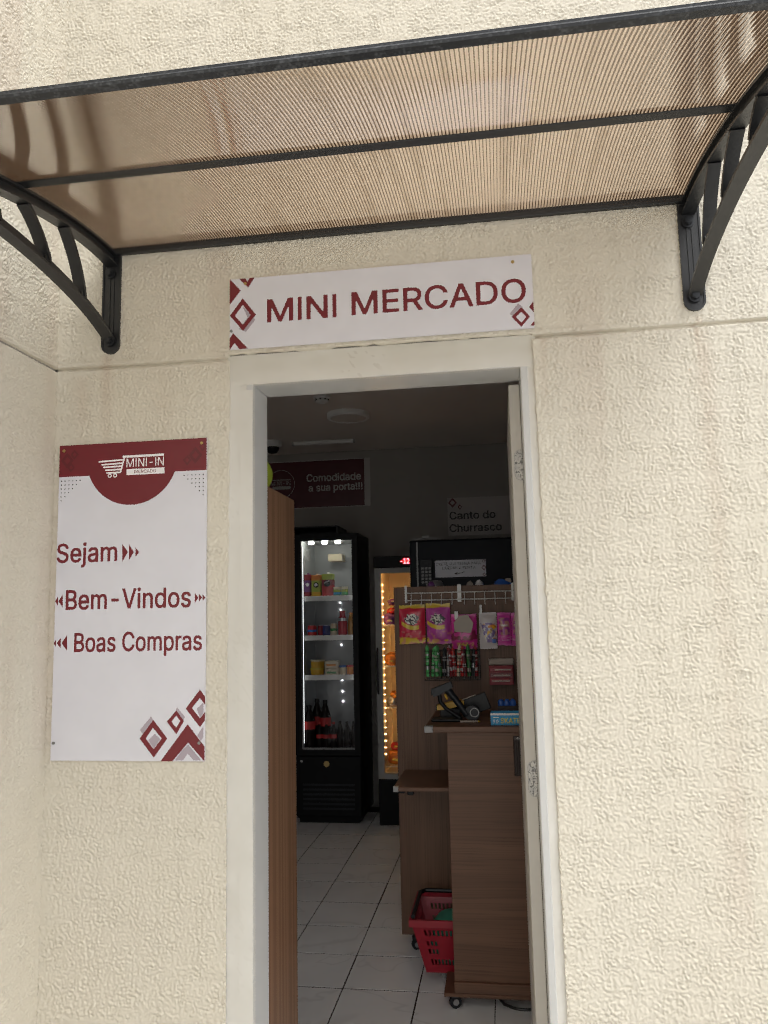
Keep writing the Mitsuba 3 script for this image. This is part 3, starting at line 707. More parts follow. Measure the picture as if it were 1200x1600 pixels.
# ------------------------------------------------------------------ tall cabinet by the door
k = thing('tall_cabinet', 'tall wooden cabinet just inside the left of the doorway, only its striped side showing', 'cabinet')
put(k + '__side_panel', rbox(-.738, -.720, .175, .530, .06, 1.962, .0012, 1), 'cabinet_wood')
put(k + '__back_panel', box(-1.50, -.7385, .176, .184, .06, 1.960), 'cabinet_wood')
put(k + '__side_panel', rbox(-1.518, -1.50, .175, .530, .06, 1.962, .0012, 1), 'cabinet_wood')
put(k + '__top_panel', box(-1.4995, -.7385, .1845, .528, 1.942, 1.960), 'cabinet_wood')
for zz in (.06, .45, .85, 1.25, 1.6):
    put(k + '__shelf', box(-1.4995, -.7385, .1845, .520, zz, zz + .018), 'cabinet_wood')
put(k + '__plinth', box(-1.51, -.728, .19, .51, .0005, .0598), 'black_plastic')
k = thing('lime_balloon', 'yellow-green balloon lying on top of the tall cabinet', 'balloon')
bal = trimesh.creation.icosphere(subdivisions=4, radius=1.0)
bal.vertices = bal.vertices * [.085, .085, .078] * (1 + .12 * bal.vertices[:, [2]]) + [-.862, .442, 1.9622 + .073]
put(k + '__skin', bal, 'lime', smooth=True)
put(k + '__knot', cyl((-.90, .40, 1.980), (-.915, .385, 1.970), .006, 10, .009), 'lime')

def led(x, y, z, r=.0042):
    m = trimesh.creation.icosphere(subdivisions=1, radius=r); m.apply_translation([x, y, z]); return m

# ------------------------------------------------------------------ display fridge (left, white light)
def shell(x0, x1, y0, y1, z0, z1, ix0, ix1, iy1, iz0, iz1):
    a = m3.Manifold.cube((x1 - x0, y1 - y0, z1 - z0)).translate((x0, y0, z0))
    b = m3.Manifold.cube((ix1 - ix0, iy1 - y0 + .1, iz1 - iz0)).translate((ix0, y0 - .1, iz0))
    return tm(a - b)
k = thing('drinks_fridge', 'tall narrow black display fridge with white lights, full of drinks', 'fridge')
FX0, FX1, FY = -1.615, -1.108, 3.887
put(k + '__body', shell(FX0, FX1, FY + .045, 4.435, .03, 2.195, -1.572, -1.148, 4.385, .52, 2.155), 'fridge_black')
put(k + '__liner', shell(-1.5715, -1.1485, FY + .047, 4.3845, .5205, 2.1545, -1.566, -1.154, 4.379, .526, 2.149), 'fridge_liner')
d_ = k + '__door'
put(d_ + '__frame', shell(FX0 + .001, FX1 - .001, FY, FY + .043, .50, 2.193, -1.562, -1.153, 4.3, .542, 2.142), 'fridge_black')
put(d_ + '__glass', box(-1.562, -1.153, FY + .018, FY + .0181, .542, 2.142), 'pane_glass')
put(d_ + '__trim', [box(-1.5625, -1.5565, FY + .006, FY + .03, .542, 2.142), box(-1.556, -1.153, FY + .006, FY + .03, .5420, .5530)], 'grey_plastic')
put(k + '__plinth', [rbox(FX0 + .002, FX1 - .002, FY + .010, FY + .044, .05, .490, .006), rbox(FX0 + .02, FX1 - .02, FY + .03, 4.40, .0005, .048, .004)], 'fridge_black')
for i in range(6):
    put(k + '__grille_slat', box(-1.56, -1.16, FY + .006, FY + .0098, .10 + i * .035, .115 + i * .035), 'satin_black')
put(k + '__keyhole', cyl((-1.57, FY + .0095, .455), (-1.57, FY + .004, .455), .009, 14), 'chrome')
put(k + '__badge', plate(Point(-1.375, .435).buffer(.022), FY + .0095, .002), 'brass')
put(k + '__top_tray', shell(-1.70, -1.29, 4.02, 4.40, 2.1955, 2.272, -1.69, -1.30, 4.39, 2.205, 2.262), 'satin_black', label='dark open tray lying on the fridge')
for xx in (-1.496, -1.386, -1.278):
    put(k + '__lamp', lathe([(0, 0), (.020, 0), (.026, -.018), (.018, -.028), (0, -.032)], xx, FY + .085, 2.1485, 18), 'white_plastic', emitter=emit(2.6, 2.6, 2.3))
put(k + '__light_strip', box(-1.563, -1.559, FY + .060, FY + .066, .58, 2.10), 'white_plastic', emitter=emit(.14, .145, .145))
put(k + '__light_strip', box(-1.161, -1.157, FY + .060, FY + .066, .58, 2.10), 'white_plastic', emitter=emit(.14, .145, .145))
put(k + '__light_string', [led(-1.35 + .002 * q, 4.374, z_, .0036) for q, z_ in enumerate((1.66, 1.60, 1.53, 1.31, 1.02, .93, .85))], 'white_plastic', emitter=emit(3, 3, 3), kind='stuff', label='column of small white lights on the back wall')
put(k + '__vent', [box(-1.5655, -1.5635, 4.02 + i * .022, 4.03 + i * .022, 2.00, 2.09) for i in range(10)], 'grey_plastic', kind='stuff')
put(k + '__drip_box', rbox(-1.42, -1.30, 4.24, 4.378, 2.00, 2.06, .005), 'cream')
SH = (1.700, 1.392, 1.086)
for zz in SH:
    put(k + '__shelf', [rbox(-1.556, -1.164, FY + .080, FY + .092, zz - .030, zz + .010, .002), box(-1.558, -1.162, FY + .093, 4.36, zz - .008, zz - .003)], 'white_plastic')
YF = FY + .10
def carton(x0, x1, z0, z1, y0, dy, cols, name, lab, grp=None):
    t = thing(name, lab, 'juice carton' if z1 - z0 > .12 else 'drink carton', grp)
    zz = np.linspace(z0, z1, len(cols) + 1)
    for i, c in enumerate(cols):
        put(t + '__band', rbox(x0, x1, y0, y0 + dy, zz[i], zz[i + 1], .0015, 1) if i in (0, len(cols) - 1) else box(x0, x1, y0, y0 + dy, zz[i], zz[i + 1]), c)
    return t
zt = SH[0] - .0025
t = carton(-1.560, -1.512, zt, zt + .185, YF, .09, ['dark_red', 'purple', 'purple', 'dark_red'], 'juice_carton', 'purple juice carton, leftmost on the top fridge shelf')
put(t + '__front_mark', plate(Point(-1.533, zt + .105).buffer(.014), YF - .0004, .0008), 'print_white')
put(t + '__cap', cyl((-1.536, YF + .05, zt + .1853), (-1.536, YF + .05, zt + .197), .010, 14), 'purple')
t = carton(-1.500, -1.428, zt, zt + .180, YF, .09, ['yellow', 'lime', 'lime', 'orange'], 'juice_carton', 'lime and orange juice carton, second from left on the top fridge shelf')
put(t + '__front_mark', plate(Point(-1.464, zt + .10).buffer(.022), YF - .0004, .0008), 'print_black')
put(t + '__front_mark', plate(Point(-1.464, zt + .102).buffer(.013), YF - .0014, .0006), 'print_white')
put(t + '__cap', cyl((-1.464, YF + .05, zt + .1803), (-1.464, YF + .05, zt + .193), .010, 14), 'cream')
t = carton(-1.416, -1.330, zt, zt + .186, YF, .09, ['red', 'red', 'dark_red', 'lime'], 'juice_carton', 'red and green juice carton with a white cap on the top fridge shelf')
put(t + '__front_mark', plate(Point(-1.375, zt + .112).buffer(.027), YF - .0004, .0008), 'print_black')
put(t + '__front_mark', plate(Polygon([(-1.395, zt + .110), (-1.355, zt + .125), (-1.355, zt + .134), (-1.395, zt + .119)]), YF - .0014, .0006), 'print_white')
put(t + '__cap', cyl((-1.373, YF + .05, zt + .1863), (-1.373, YF + .05, zt + .203), .011, 14), 'print_white')
t = carton(-1.322, -1.268, zt, zt + .080, YF, .05, ['teal', 'box_blue', 'lime', 'cream'], 'drink_carton', 'small blue and pale green drink carton on the top fridge shelf')
t = carton(-1.256, -1.214, zt, zt + .082, YF, .05, ['green', 'bright_green', 'lime', 'cream'], 'drink_carton', 'small all-green drink carton at the right end of the top fridge shelf')

def can(x, y, z, r, h, col, lid, name, lab, cat, mid=None, grp=None):
    t = thing(name, lab, cat, grp)
    put(t + '__body', lathe([(0, 0), (r * .85, 0), (r, .006), (r, h - .012), (r * .82, h - .002), (0, h - .004)], x, y, z, 24), col, smooth=35)
    put(t + '__lid', lathe([(r * .83, h - .003), (r * .83, h), (r * .74, h), (r * .72, h - .003)], x, y, z, 24), lid, smooth=35)
    if mid:
        put(t + '__label_band', lathe([(r + .0006, h * .42), (r + .0006, h * .62)], x, y, z, 24), mid, smooth=True)
    return t
zt = SH[1] - .0025
can(-1.508, YF + .04, zt, .036, .092, 'red', 'silver', 'drink_can', 'short red and blue drink can, leftmost on the middle fridge shelf', 'can', 'blue')
can(-1.440, YF + .05, zt, .023, .090, 'dark_red', 'silver', 'drink_can', 'slim dark red drink can beside the red and blue one', 'can')
can(-1.394, YF + .045, zt, .030, .090, 'navy', 'silver', 'drink_can', 'dark blue drink can in the middle of the fridge shelf', 'can')
can(-1.333, YF + .045, zt, .027, .104, 'cream', 'silver', 'drink_can', 'pale printed drink can beside the red bottle', 'can', 'green')
def bottle(x, y, z, r, h, liquid, capc, name, lab, cat='bottle', band=None, bz=(.42, .62), grp=None, neck=.33):
    t = thing(name, lab, cat, grp)
    put(t + '__body', lathe([(0, 0), (r * .9, 0), (r, r * .2), (r, h * .55), (r * .97, h * .60), (r * .88, h * (.70)), (r * .55, h * .83), (r * neck, h * .90), (r * neck, h * .94), (0, h * .94)], x, y, z, 24), liquid, smooth=40)
    put(t + '__cap', lathe([(0, h), (r * (neck + .06), h), (r * (neck + .09), h * .935), (r * (neck + .09), h * .93), (0, h * .93)][::-1], x, y, z, 18), capc, smooth=35)
    if band:
        put(t + '__label_band', lathe([(r + .0008, h * bz[0]), (r + .0008, h * bz[1])], x, y, z, 24), band, smooth=True)
    return t
bottle(-1.263, YF + .05, zt, .036, .200, 'juice_red', 'red', 'red_bottle', 'red drink bottle with a silver band on the middle fridge shelf', band='silver', bz=(.60, .72), neck=.6)
bottle(-1.196, YF + .06, zt, .028, .185, 'amber', 'orange', 'amber_bottle', 'amber drink bottle in the right corner of the middle fridge shelf', neck=.5)
zt = SH[2] - .0025
def tub(x, y, z, r, h, col, lid, lab, cat='tub', name='food_tub'):
    t = thing(name, lab, cat)
    put(t + '__body', lathe([(0, 0), (r * .86, 0), (r * .95, h * .82), (0, h * .82)], x, y, z, 26), col, smooth=35)
    put(t + '__lid', lathe([(0, h * .83), (r, h * .83), (r, h * .97), (r * .93, h), (0, h)], x, y, z, 26), lid, smooth=35)
tub(-1.475, YF + .07, zt, .058, .062, 'yellow', 'lemon', 'yellow tub at the bottom of the left stack on the lower fridge shelf')
tub(-1.473, YF + .07, zt + .0622, .058, .062, 'yellow', 'cream', 'yellow tub on top of the left stack on the lower fridge shelf')
def pack(x0, x1, y0, y1, z0, z1, col, band, name, lab, cat):
    t = thing(name, lab, cat)
    put(t + '__body', rbox(x0, x1, y0, y1, z0, z1, .006, 2), col)
    put(t + '__print', plate(sbox(x0 + .015, z0 + (z1 - z0) * .35, x1 - .015, z0 + (z1 - z0) * .62), y0 + .0002, .0007), band)
    return t
pack(-1.400, -1.295, YF, YF + .11, zt, zt + .058, 'cream', 'green', 'food_box', 'cream food box with green print, lower of two in the fridge', 'box')
pack(-1.402, -1.298, YF, YF + .11, zt + .0582, zt + .116, 'cream', 'orange', 'food_box', 'cream food box with orange print, upper of two in the fridge', 'box')
tub(-1.264, YF + .04, zt, .029, .080, 'cream', 'blue', 'pale little tub with a blue lid on the lower fridge shelf')
tub(-1.206, YF + .04, zt, .029, .083, 'orange', 'red', 'orange little tub with a red lid at the right of the lower fridge shelf')
zt = .5262
big = 'cola bottles at the fridge bottom'
for x, y, h, lab in ((-1.532, YF + .02, .335, 'tall dark cola bottle with a red label, front left on the fridge floor'), (-1.500, YF + .15, .37, 'tall dark cola bottle half hidden behind the front left one'), (-1.424, YF + .10, .365, 'tall dark cola bottle with a red label near the middle of the fridge floor')):
    bottle(x, y, zt, .046, h, 'cola', 'black_plastic', 'cola_bottle', lab, band='red', bz=(.46, .64), grp=big)
for x, y, lab in ((-1.452, YF + .02, 'small cola bottle with a red cap, leftmost of the front row'), (-1.395, YF + .01, 'small cola bottle with a red cap in the middle of the front row'), (-1.340, YF + .02, 'small cola bottle with a red cap, right end of the red-capped row')):
    bottle(x, y, zt, .027, .205, 'cola', 'red', 'small_bottle', lab, band='red', bz=(.42, .56), grp='small bottles at the fridge bottom')
for x, y, lab in ((-1.288, YF + .02, 'small dark bottle with a black cap beside the red-capped row'), (-1.232, YF + .01, 'small dark bottle with a black cap, second from the right'), (-1.182, YF + .03, 'small dark bottle with a black cap in the right corner')):
    bottle(x, y, zt, .026, .212, 'cola', 'black_plastic', 'small_bottle', lab, grp='small bottles at the fridge bottom')

# ------------------------------------------------------------------ snack fridge (warm light)
k = thing('snack_fridge', 'display cooler glowing warm yellow, with a grey door frame and red digits', 'fridge')
GY = 3.86
put(k + '__body', shell(-.976, -.36, GY + .045, 4.435, .03, 2.000, -.935, -.40, 4.385, .36, 1.90), 'fridge_black')
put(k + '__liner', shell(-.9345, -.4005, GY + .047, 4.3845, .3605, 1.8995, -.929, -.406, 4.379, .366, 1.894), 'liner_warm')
put(k + '__header', rbox(-.976, -.36, GY, GY + .044, 1.912, 1.998, .004), 'fridge_black')
d_ = k + '__door'
put(d_ + '__frame', shell(-.970, -.366, GY, GY + .043, .335, 1.908, -.924, -.412, 4.3, .375, 1.868), 'fridge_frame')
put(d_ + '__glass', box(-.924, -.412, GY + .02, GY + .0201, .375, 1.868), 'pane_glass')
put(d_ + '__handle', [tube([(-.958, GY - .002, 1.30), (-.958, GY - .03, 1.28), (-.958, GY - .03, .98), (-.958, GY - .002, .96)], .007, 8)], 'black_plastic', smooth=40)
put(k + '__plinth', rbox(-.972, -.364, GY + .012, 4.40, .0005, .330, .006), 'fridge_black')
put(k + '__digits', [words('-12', -.765, -.698, 1.938, .040, GY - .0004, .001, True)], 'print_black', emitter=emit(2.4, .12, .14), label='glowing red temperature digits')
leds, ledb = [], []
for i in range(27):
    leds.append(led(-.917 + .001 * math.sin(i * 2.1), GY + .056, 1.78 - i * .049, .0036))
for i in range(24):
    ledb.append(led(-.86, 4.368, 1.70 - i * .052, .0028))
put(k + '__light_string', leds, 'white_plastic', emitter=emit(6, 3.6, 1.3), kind='stuff', label='string of small warm lights down the door edge')
put(k + '__light_string', ledb, 'white_plastic', emitter=emit(9, 5.5, 2), kind='stuff', label='string of small warm lights down the back')
put(k + '__lamp', rbox(-.90, -.43, GY + .050, GY + .075, 1.876, 1.890, .004), 'white_plastic', emitter=emit(1.15, .68, .26))
put(k + '__fan_guard', [tube([(-.70 + r * math.cos(a), 4.372, 1.80 + .62 * r * math.sin(a)) for a in np.linspace(0, 2 * math.pi, 25)], .003, 5) for r in (.03, .05, .07, .09, .11)] + [lathe([(0, 0), (.02, 0), (.02, .01), (0, .01)], -.70, 4.365, 1.80, 12)], 'cream', label='round pale fan guard')
for zz in (1.470, 1.157, .847, .412):
    put(k + '__shelf', [tube([(-.922, GY + .075, zz), (-.414, GY + .075, zz)], .0045, 6)] + [tube([(-.918 + q * .05, GY + .075, zz - .002), (-.918 + q * .05, 4.36, zz - .002)], .002, 5) for q in range(11)], 'white_wire')
SNK = [(1.470, 'purple', -.868, .058, 0, 'dark purple snack bag, leftmost on the top cooler shelf'), (1.470, 'dark_red', -.79, .055, 0, 'dark red snack bag, second on the top cooler shelf'),
       (1.470, 'orange', -.70, .055, 0, 'orange snack bag, third on the top cooler shelf'), (1.470, 'red', -.850, .05, .082, 'red snack bag lying on the dark purple one on the top cooler shelf'), (1.470, 'purple', -.842, .05, .150, 'dark purple snack bag, uppermost of the pile on the top cooler shelf'),
       (1.157, 'orange', -.858, .062, 0, 'orange snack bag, leftmost on the second cooler shelf'), (1.157, 'red', -.77, .055, 0, 'red snack bag, second on the second cooler shelf'), (1.157, 'orange', -.68, .055, 0, 'orange snack bag, third on the second cooler shelf'),
       (.847, 'silver', -.868, .050, 0, 'silver snack bag, leftmost on the third cooler shelf'), (.847, 'orange', -.838, .055, .060, 'orange snack bag lying on the silver one on the third cooler shelf'), (.847, 'dark_red', -.76, .06, 0, 'dark red snack bag, second on the third cooler shelf'), (.847, 'cream', -.68, .05, 0, 'cream snack bag, third on the third cooler shelf'),
       (.412, 'orange', -.852, .070, 0, 'big orange snack bag, leftmost on the bottom cooler shelf'), (.412, 'red', -.750, .07, 0, 'big red snack bag, second on the bottom cooler shelf'), (.412, 'red', -.842, .058, .100, 'red snack bag lying on the big orange one at the bottom of the cooler')]
for s_, (zz, c, x, r, dz, lab) in enumerate(SNK):
    t = thing('snack_bag', lab, 'snack bag')
    put(t + '__pouch', lump(x, GY + .145 + .004 * s_, zz + .0048 + dz, r, .075, r * .92 if dz == 0 else r * .55, s_ + 1), c, smooth=True)
    q = lump(x - .004, GY + .145 + .004 * s_ - .012, zz + .0048 + dz + r * .35, r * .55, .066, r * .22, s_ + 41)
    put(t + '__print', q, 'lemon' if c in ('red', 'orange') else 'cream', smooth=True)

# ------------------------------------------------------------------ black locked fridge
k = thing('locked_fridge', 'wide black fridge with a keypad and a white notice on its door, behind the kiosk', 'fridge')
BY = 2.60
put(k + '__body', rbox(-.552, .62, BY + .052, 3.28, .06, 2.000, .010), 'fridge_navy')
put(k + '__door', rbox(-.550, .618, BY, BY + .049, .07, 1.996, .012), 'fridge_navy')
put(k + '__edge_strip', box(-.508, -.498, BY - .003, BY + .001, .10, 1.985), 'grey_plastic', label='vertical grey strip down the left of the door')
put(k + '__keypad', rbox(-.488, -.410, BY - .012, BY + .001, 1.715, 1.880, .006), 'satin_black')
for r in range(5):
    for c in range(3):
        put(k + '__keypad__key', rbox(-.479 + c * .022, -.463 + c * .022, BY - .0155, BY - .0115, 1.732 + r * .021, 1.746 + r * .021, .002, 1), 'grey_plastic')
put(k + '__keypad__display', rbox(-.472, -.428, BY - .0135, BY - .0115, 1.848, 1.868, .001, 1), 'black_plastic')
put(k + '__foot', [cyl((x, y, .0005), (x, y, .06), .02, 12) for x in (-.5, .57) for y in (2.7, 3.2)], 'black_plastic')
put(k + '__top_hook', [tube([(-.535, BY + .02, 2.004), (-.50, BY + .02, 2.006), (-.47, BY + .02, 2.005), (-.46, BY + .02, 2.016), (-.44, BY + .02, 2.012), (-.40, BY + .02, 2.007), (-.37, BY + .02, 2.006)], .0045, 6), rbox(-.470, -.425, BY + .005, BY + .04, 2.009, 2.026, .004)], 'grey_plastic')
t = thing('password_notice', 'white notice about typing a password, stuck on the black fridge door', 'sign')
put(t + '__panel', box(-.396, -.091, BY - .0032, BY - .0008, 1.766, 1.868), 'sign_panel')
put(t + '__lettering', words('DIGITE SUA SENHA PARA', -.388, -.122, 1.838, .0165, BY - .0034, .0006, False), 'print_black')
put(t + '__lettering', words('LIBERAR A PORTA', -.352, -.152, 1.813, .0165, BY - .0034, .0006, False), 'print_black')
put(t + '__arrow', [plate(LineString([(-.222, 1.796), (-.24, 1.789), (-.268, 1.787)]).buffer(.0022), BY - .0034, .0006), plate([(-.282, 1.787), (-.262, 1.795), (-.262, 1.779)], BY - .0034, .0006)], 'print_black')
for zz, s in ((1.858, .012), (1.818, .016), (1.778, .011)):
    put(t + '__ornament', plate(ring([(-.103, zz + s * 1.1), (-.103 + s, zz), (-.103, zz - s * 1.1), (-.103 - s, zz)], [(-.103, zz + s * .6), (-.103 + s * .5, zz), (-.103, zz - s * .6), (-.103 - s * .5, zz)]).intersection(sbox(-.396, 1.766, -.091, 1.868)), BY - .0034, .0006), 'sign_red')

# ------------------------------------------------------------------ kiosk
k = thing('checkout_kiosk', 'brown wooden checkout kiosk on casters inside the doorway', 'kiosk')
PY = 1.717
put(k + '__back_panel', rbox(-.531, .62, PY, PY + .018, .062, 1.684, .0012, 1), 'wood_upright')
put(k + '__front_panel', rbox(-.250, .62, 1.168, 1.186, .066, 1.064, .0012, 1), 'wood_level')
put(k + '__base_board', rbox(-.292, .62, 1.1505, 1.70, .052, .0655, .001, 1), 'wood_level')
put(k + '__base_rail', rbox(-.2505, .62, 1.1520, 1.1675, .066, .106, .001, 1), 'wood_level')
put(k + '__worktop', rbox(-.340, .62, 1.158, 1.7165, 1.0645, 1.0880, .0015, 1), 'wood_level')
put(k + '__lower_shelf', rbox(-.500, -.2505, 1.325, 1.7165, .793, .811, .0015, 1), 'wood_level')
put(k + '__shelf_bracket', [rbox(-.485, -.455, 1.36, 1.70, .778, .7925, .003, 1), rbox(-.485, -.455, 1.68, 1.7165, .70, .779, .003, 1)], 'black_plastic')
put(k + '__shelf_clip', rbox(-.5015, -.478, 1.3235, 1.345, .790, .8135, .003), 'grey_plastic')
put(k + '__worktop_clip', rbox(-.3425, -.305, 1.1565, 1.19, 1.063, 1.0895, .004), 'grey_plastic')
put(k + '__side_panel', box(.60, .618, 1.187, 1.716, .066, 1.064), 'wood_upright')
put(k + '__top_shelf', rbox(-.525, .61, PY + .0185, PY + .24, 1.630, 1.648, .001, 1), 'wood_level')
put(k + '__shelf_end', box(-.5245, -.508, PY + .0185, PY + .24, .063, 1.629), 'wood_upright')
put(k + '__shelf_end', box(.59, .606, PY + .0185, PY + .24, .063, 1.629), 'wood_upright')
def caster(x, y, a=0.4, top=.0515):
    c, s = math.cos(a), math.sin(a)
    r = .0235
    w = cyl((x - .009 * s, y + .009 * c, r), (x + .009 * s, y - .009 * c, r), r, 20)
    c_ = key_for(k + '__caster')
    put(c_ + '__wheel', w, 'satin_black', smooth=35)
    put(c_ + '__hub', [cyl((x - .011 * s, y + .011 * c, r), (x + .011 * s, y - .011 * c, r), .012, 12)], 'chrome', smooth=35)
    hood = [rbox(x - .019, x + .019, y - .014, y + .014, r + .012, top - .003, .006), cyl((x, y, top - .004), (x, y, top), .010, 12), rbox(x - .02, x + .02, y - .02, y + .02, top - .0018, top, .001, 1)]
    put(c_ + '__fork', hood, 'black_plastic')
    labels[c_] = {}
caster(-.462, 1.716, top=.0615); caster(-.250, 1.180); caster(.55, 1.19, .9); caster(.55, 1.62, .2); caster(-.2, 1.62, .2); caster(-.46, 1.92, 1.2, top=.0625)

k = thing('hook_rack', 'white wire hook rack hung over the top of the kiosk panel', 'rack')
HY = PY - .012
for xx, w in ((-.470, .010), (-.208, .018), (.048, .010)):
    put(k + '__strap', [box(xx - w / 2, xx + w / 2, HY - .003, PY - .001, 1.605, 1.6875), box(xx - w / 2, xx + w / 2, HY - .0028, PY + .030, 1.6876, 1.690)], 'white_plastic')
for zz in (1.652, 1.617):
    put(k + '__rail', cyl((-.472, HY - .006, zz), (.052, HY - .006, zz), .0028, 8), 'white_wire', smooth=40)
for xx in (-.443, -.393, -.344, -.295, -.243, -.183, -.134, -.085, -.036, .014):
    put(k + '__hook', tube([(xx, HY - .009, 1.652), (xx, HY - .009, 1.610), (xx, HY - .012, 1.600), (xx, HY - .022, 1.592), (xx, HY - .034, 1.591), (xx, HY - .040, 1.597), (xx, HY - .041, 1.603)], .0021, 6), 'white_wire', smooth=40)
gb = 'candy bags hanging on the hook rack'
BYB = PY - .042
def hangbag(x0, x1, z0, z1, bul, lab, seed, mat='bag_film', y=BYB, tilt=0.0):
    t = thing('candy_bag', lab, 'candy bag', gb)
    put(t + '__pouch', pillow(x0, x1, z0, z1, y, bul, seed=seed, tilt=tilt), mat, smooth=True)
    return t
hangbag(-.502, -.376, 1.408, 1.595, .017, 'red candy bag with yellow ends, leftmost on the hook rack', 1)
hangbag(-.369, -.252, 1.405, 1.598, .017, 'magenta candy bag with yellow ends, second on the hook rack', 2, tilt=-.004)
t = hangbag(-.250, -.128, 1.380, 1.545, .015, 'pink candy bag with a pale window, third on the hook rack', 3)
put(t + '__window', plate(Polygon([(-.228, 1.468), (-.160, 1.462), (-.150, 1.500), (-.172, 1.535), (-.205, 1.533), (-.230, 1.505)]).buffer(.006), BYB - .0165, .0022), 'card_beige', label='pale clear window of the pink bag')
put(t + '__tab', rbox(-.233, -.215, BYB - .006, BYB - .002, 1.520, 1.560, .003), 'white_plastic')
t = hangbag(-.116, -.033, 1.380, 1.552, .012, 'white printed candy bag on a white strip, fourth on the hook rack', 4)
put(t + '__strip', rbox(-.112, -.100, BYB - .005, BYB - .001, 1.545, 1.588, .003), 'white_plastic')
hangbag(-.030, .034, 1.395, 1.550, .012, 'bright pink twin candy pack, left half, rightmost on the hook rack', 5)
hangbag(.036, .100, 1.393, 1.548, .012, 'bright pink twin candy pack, right half, partly hidden by the door', 6)

k = thing('wire_basket', 'black wire basket on the kiosk panel under the candy bags', 'wire basket')
wb = []
WY0, WY1, WZA, WZB = 1.600, PY - .004, 1.240, 1.375
for zz in np.linspace(WZA, WZB, 5):
    wb.append(tube([(-.378, WY1, zz), (-.378, WY0, zz), (-.120, WY0, zz), (-.120, WY1, zz), (-.378, WY1, zz)], .0016, 5))
for xx in np.linspace(-.378, -.120, 12):
    wb.append(tube([(xx, WY1, WZB), (xx, WY1, WZA), (xx, WY0, WZA), (xx, WY0, WZB)], .0014, 5))
put(k, wb, 'black_wire')
k2 = 'candy sticks in the wire basket'
cols = [('bright_green', -.365), ('bright_green', -.343), ('bright_green', -.322), ('green', -.306), ('satin_black', -.288), ('silver', -.270), ('dark_red', -.253), ('red', -.236), ('cream', -.221), ('red', -.203), ('dark_red', -.187), ('green', -.170), ('satin_black', -.153), ('dark_red', -.137)]
word = {'bright_green': 'bright green', 'green': 'dark green', 'satin_black': 'black', 'silver': 'silver', 'dark_red': 'dark red', 'red': 'red', 'cream': 'cream'}
seen = {}
for i, (c, xx) in enumerate(cols):
    seen[c] = seen.get(c, 0) + 1
    o = ('first', 'second', 'third')[seen[c] - 1]
    t = thing('candy_stick', f'{word[c]} wrapped candy stick, {o} of its colour from the left in the wire basket', 'candy stick', k2)
    lean = .012 * math.sin(i * 1.7)
    a, b = np.array([xx, 1.632 + .01 * (i % 2), WZA + .016]), np.array([xx + lean, 1.622, WZA + .148 + .006 * math.cos(i * 2.3)])
    put(t + '__wrapper', cyl(a, b, .0088, 12), c, smooth=35)
    d = (b - a)
    o_ = .09 * math.sin(i * 2.7)
    for q, h_ in ((.30 + o_, .06), (.52 - o_, .020), (.74 + .5 * o_, .035)):
        put(t + '__print', cyl(a + d * (q - h_), a + d * (q + h_), .0091, 12), ('silver', 'acrylic', 'card_beige')[i % 3] if c != 'cream' else 'red', smooth=35)
    put(t + '__twist', cyl(b, b + d / np.linalg.norm(d) * .010, .006, 8, .002), c, smooth=35)

k = thing('chewing_gum_box', 'dark red display box with a pale flap hung on the kiosk panel', 'box')
put(k + '__box', rbox(-.076, .036, 1.630, PY - .004, 1.213, 1.300, .002, 1), 'dark_red')
put(k + '__flap', rbox(-.079, .039, 1.690, PY - .006, 1.300, 1.332, .006, 2), 'card_beige')
for i in range(3):
    put(k + '__pack', rbox(-.073, .033, 1.622, 1.6298, 1.222 + i * .026, 1.243 + i * .026, .002, 1), ('dark_red', 'sign_red', 'dark_red')[i])
    put(k + '__print', plate(sbox(-.062 + .006 * i, 1.229 + i * .026, .018 + .003 * i, 1.234 + i * .026), 1.6218, .0006), 'card_beige')

# things on the worktop
ZT = 1.0882
k = thing('barcode_scanner', 'black handheld barcode scanner with a yellow trigger resting in its stand on the counter', 'scanner')
def limb(p, q, r0, r1):
    a = m3.Manifold.sphere(r0, 20).translate(p); b = m3.Manifold.sphere(r1, 20).translate(q)
    return tm(m3.Manifold.batch_hull([a, b]))
SY = 1.34
def S(px, py): return ((px - 420) / 340 * .206 - .323, SY, 1.255 - (py - 1090) / 310 * .192)
hd = m3.Manifold.batch_hull([m3.Manifold.cube((.028, .050, .034), True).rotate((0, -18, 0)).translate((-.306, SY, 1.212)), m3.Manifold.cube((.02, .036, .026), True).rotate((0, -18, 0)).translate((-.243, SY, 1.241))])
put(k + '__head', tm(hd), 'satin_black', smooth=30)
put(k + '__head__window', rbox(-.3245, -.3200, SY - .02, SY + .02, 1.198, 1.222, .001, 1), 'black_plastic')
put(k + '__handle', [limb((-.258, SY, 1.226), (-.212, SY, 1.168), .0165, .014), limb((-.212, SY, 1.168), (-.176, SY, 1.118), .014, .016)], 'satin_black', smooth=40)
put(k + '__trigger', limb((-.264, SY - .006, 1.198), (-.256, SY - .006, 1.182), .0052, .004), 'yellow', smooth=True)
put(k + '__stand', [tube([(-.290, SY, 1.200), (-.287, SY, 1.170), (-.262, SY, 1.140), (-.230, SY, 1.118), (-.203, SY, 1.100), (-.198, SY, ZT + .006)], .0088, 10)], 'black_plastic', smooth=40)
put(k + '__base', [rbox(-.325, -.195, SY - .045, SY + .045, ZT, ZT + .0125, .005)], 'black_plastic')
k = thing('card_terminal', 'yellow and black card payment terminal lying behind the scanner stand', 'card terminal')
put(k + '__body', tm(m3.Manifold.batch_hull([m3.Manifold.cube((.025, .06, .020), True).translate((-.296, SY + .10, 1.135)), m3.Manifold.cube((.025, .06, .020), True).translate((-.200, SY + .10, 1.156))])), 'yellow', smooth=30)
put(k + '__screen', tm(m3.Manifold.batch_hull([m3.Manifold.cube((.006, .05, .018), True).translate((-.312, SY + .10, 1.134))])), 'black_plastic')
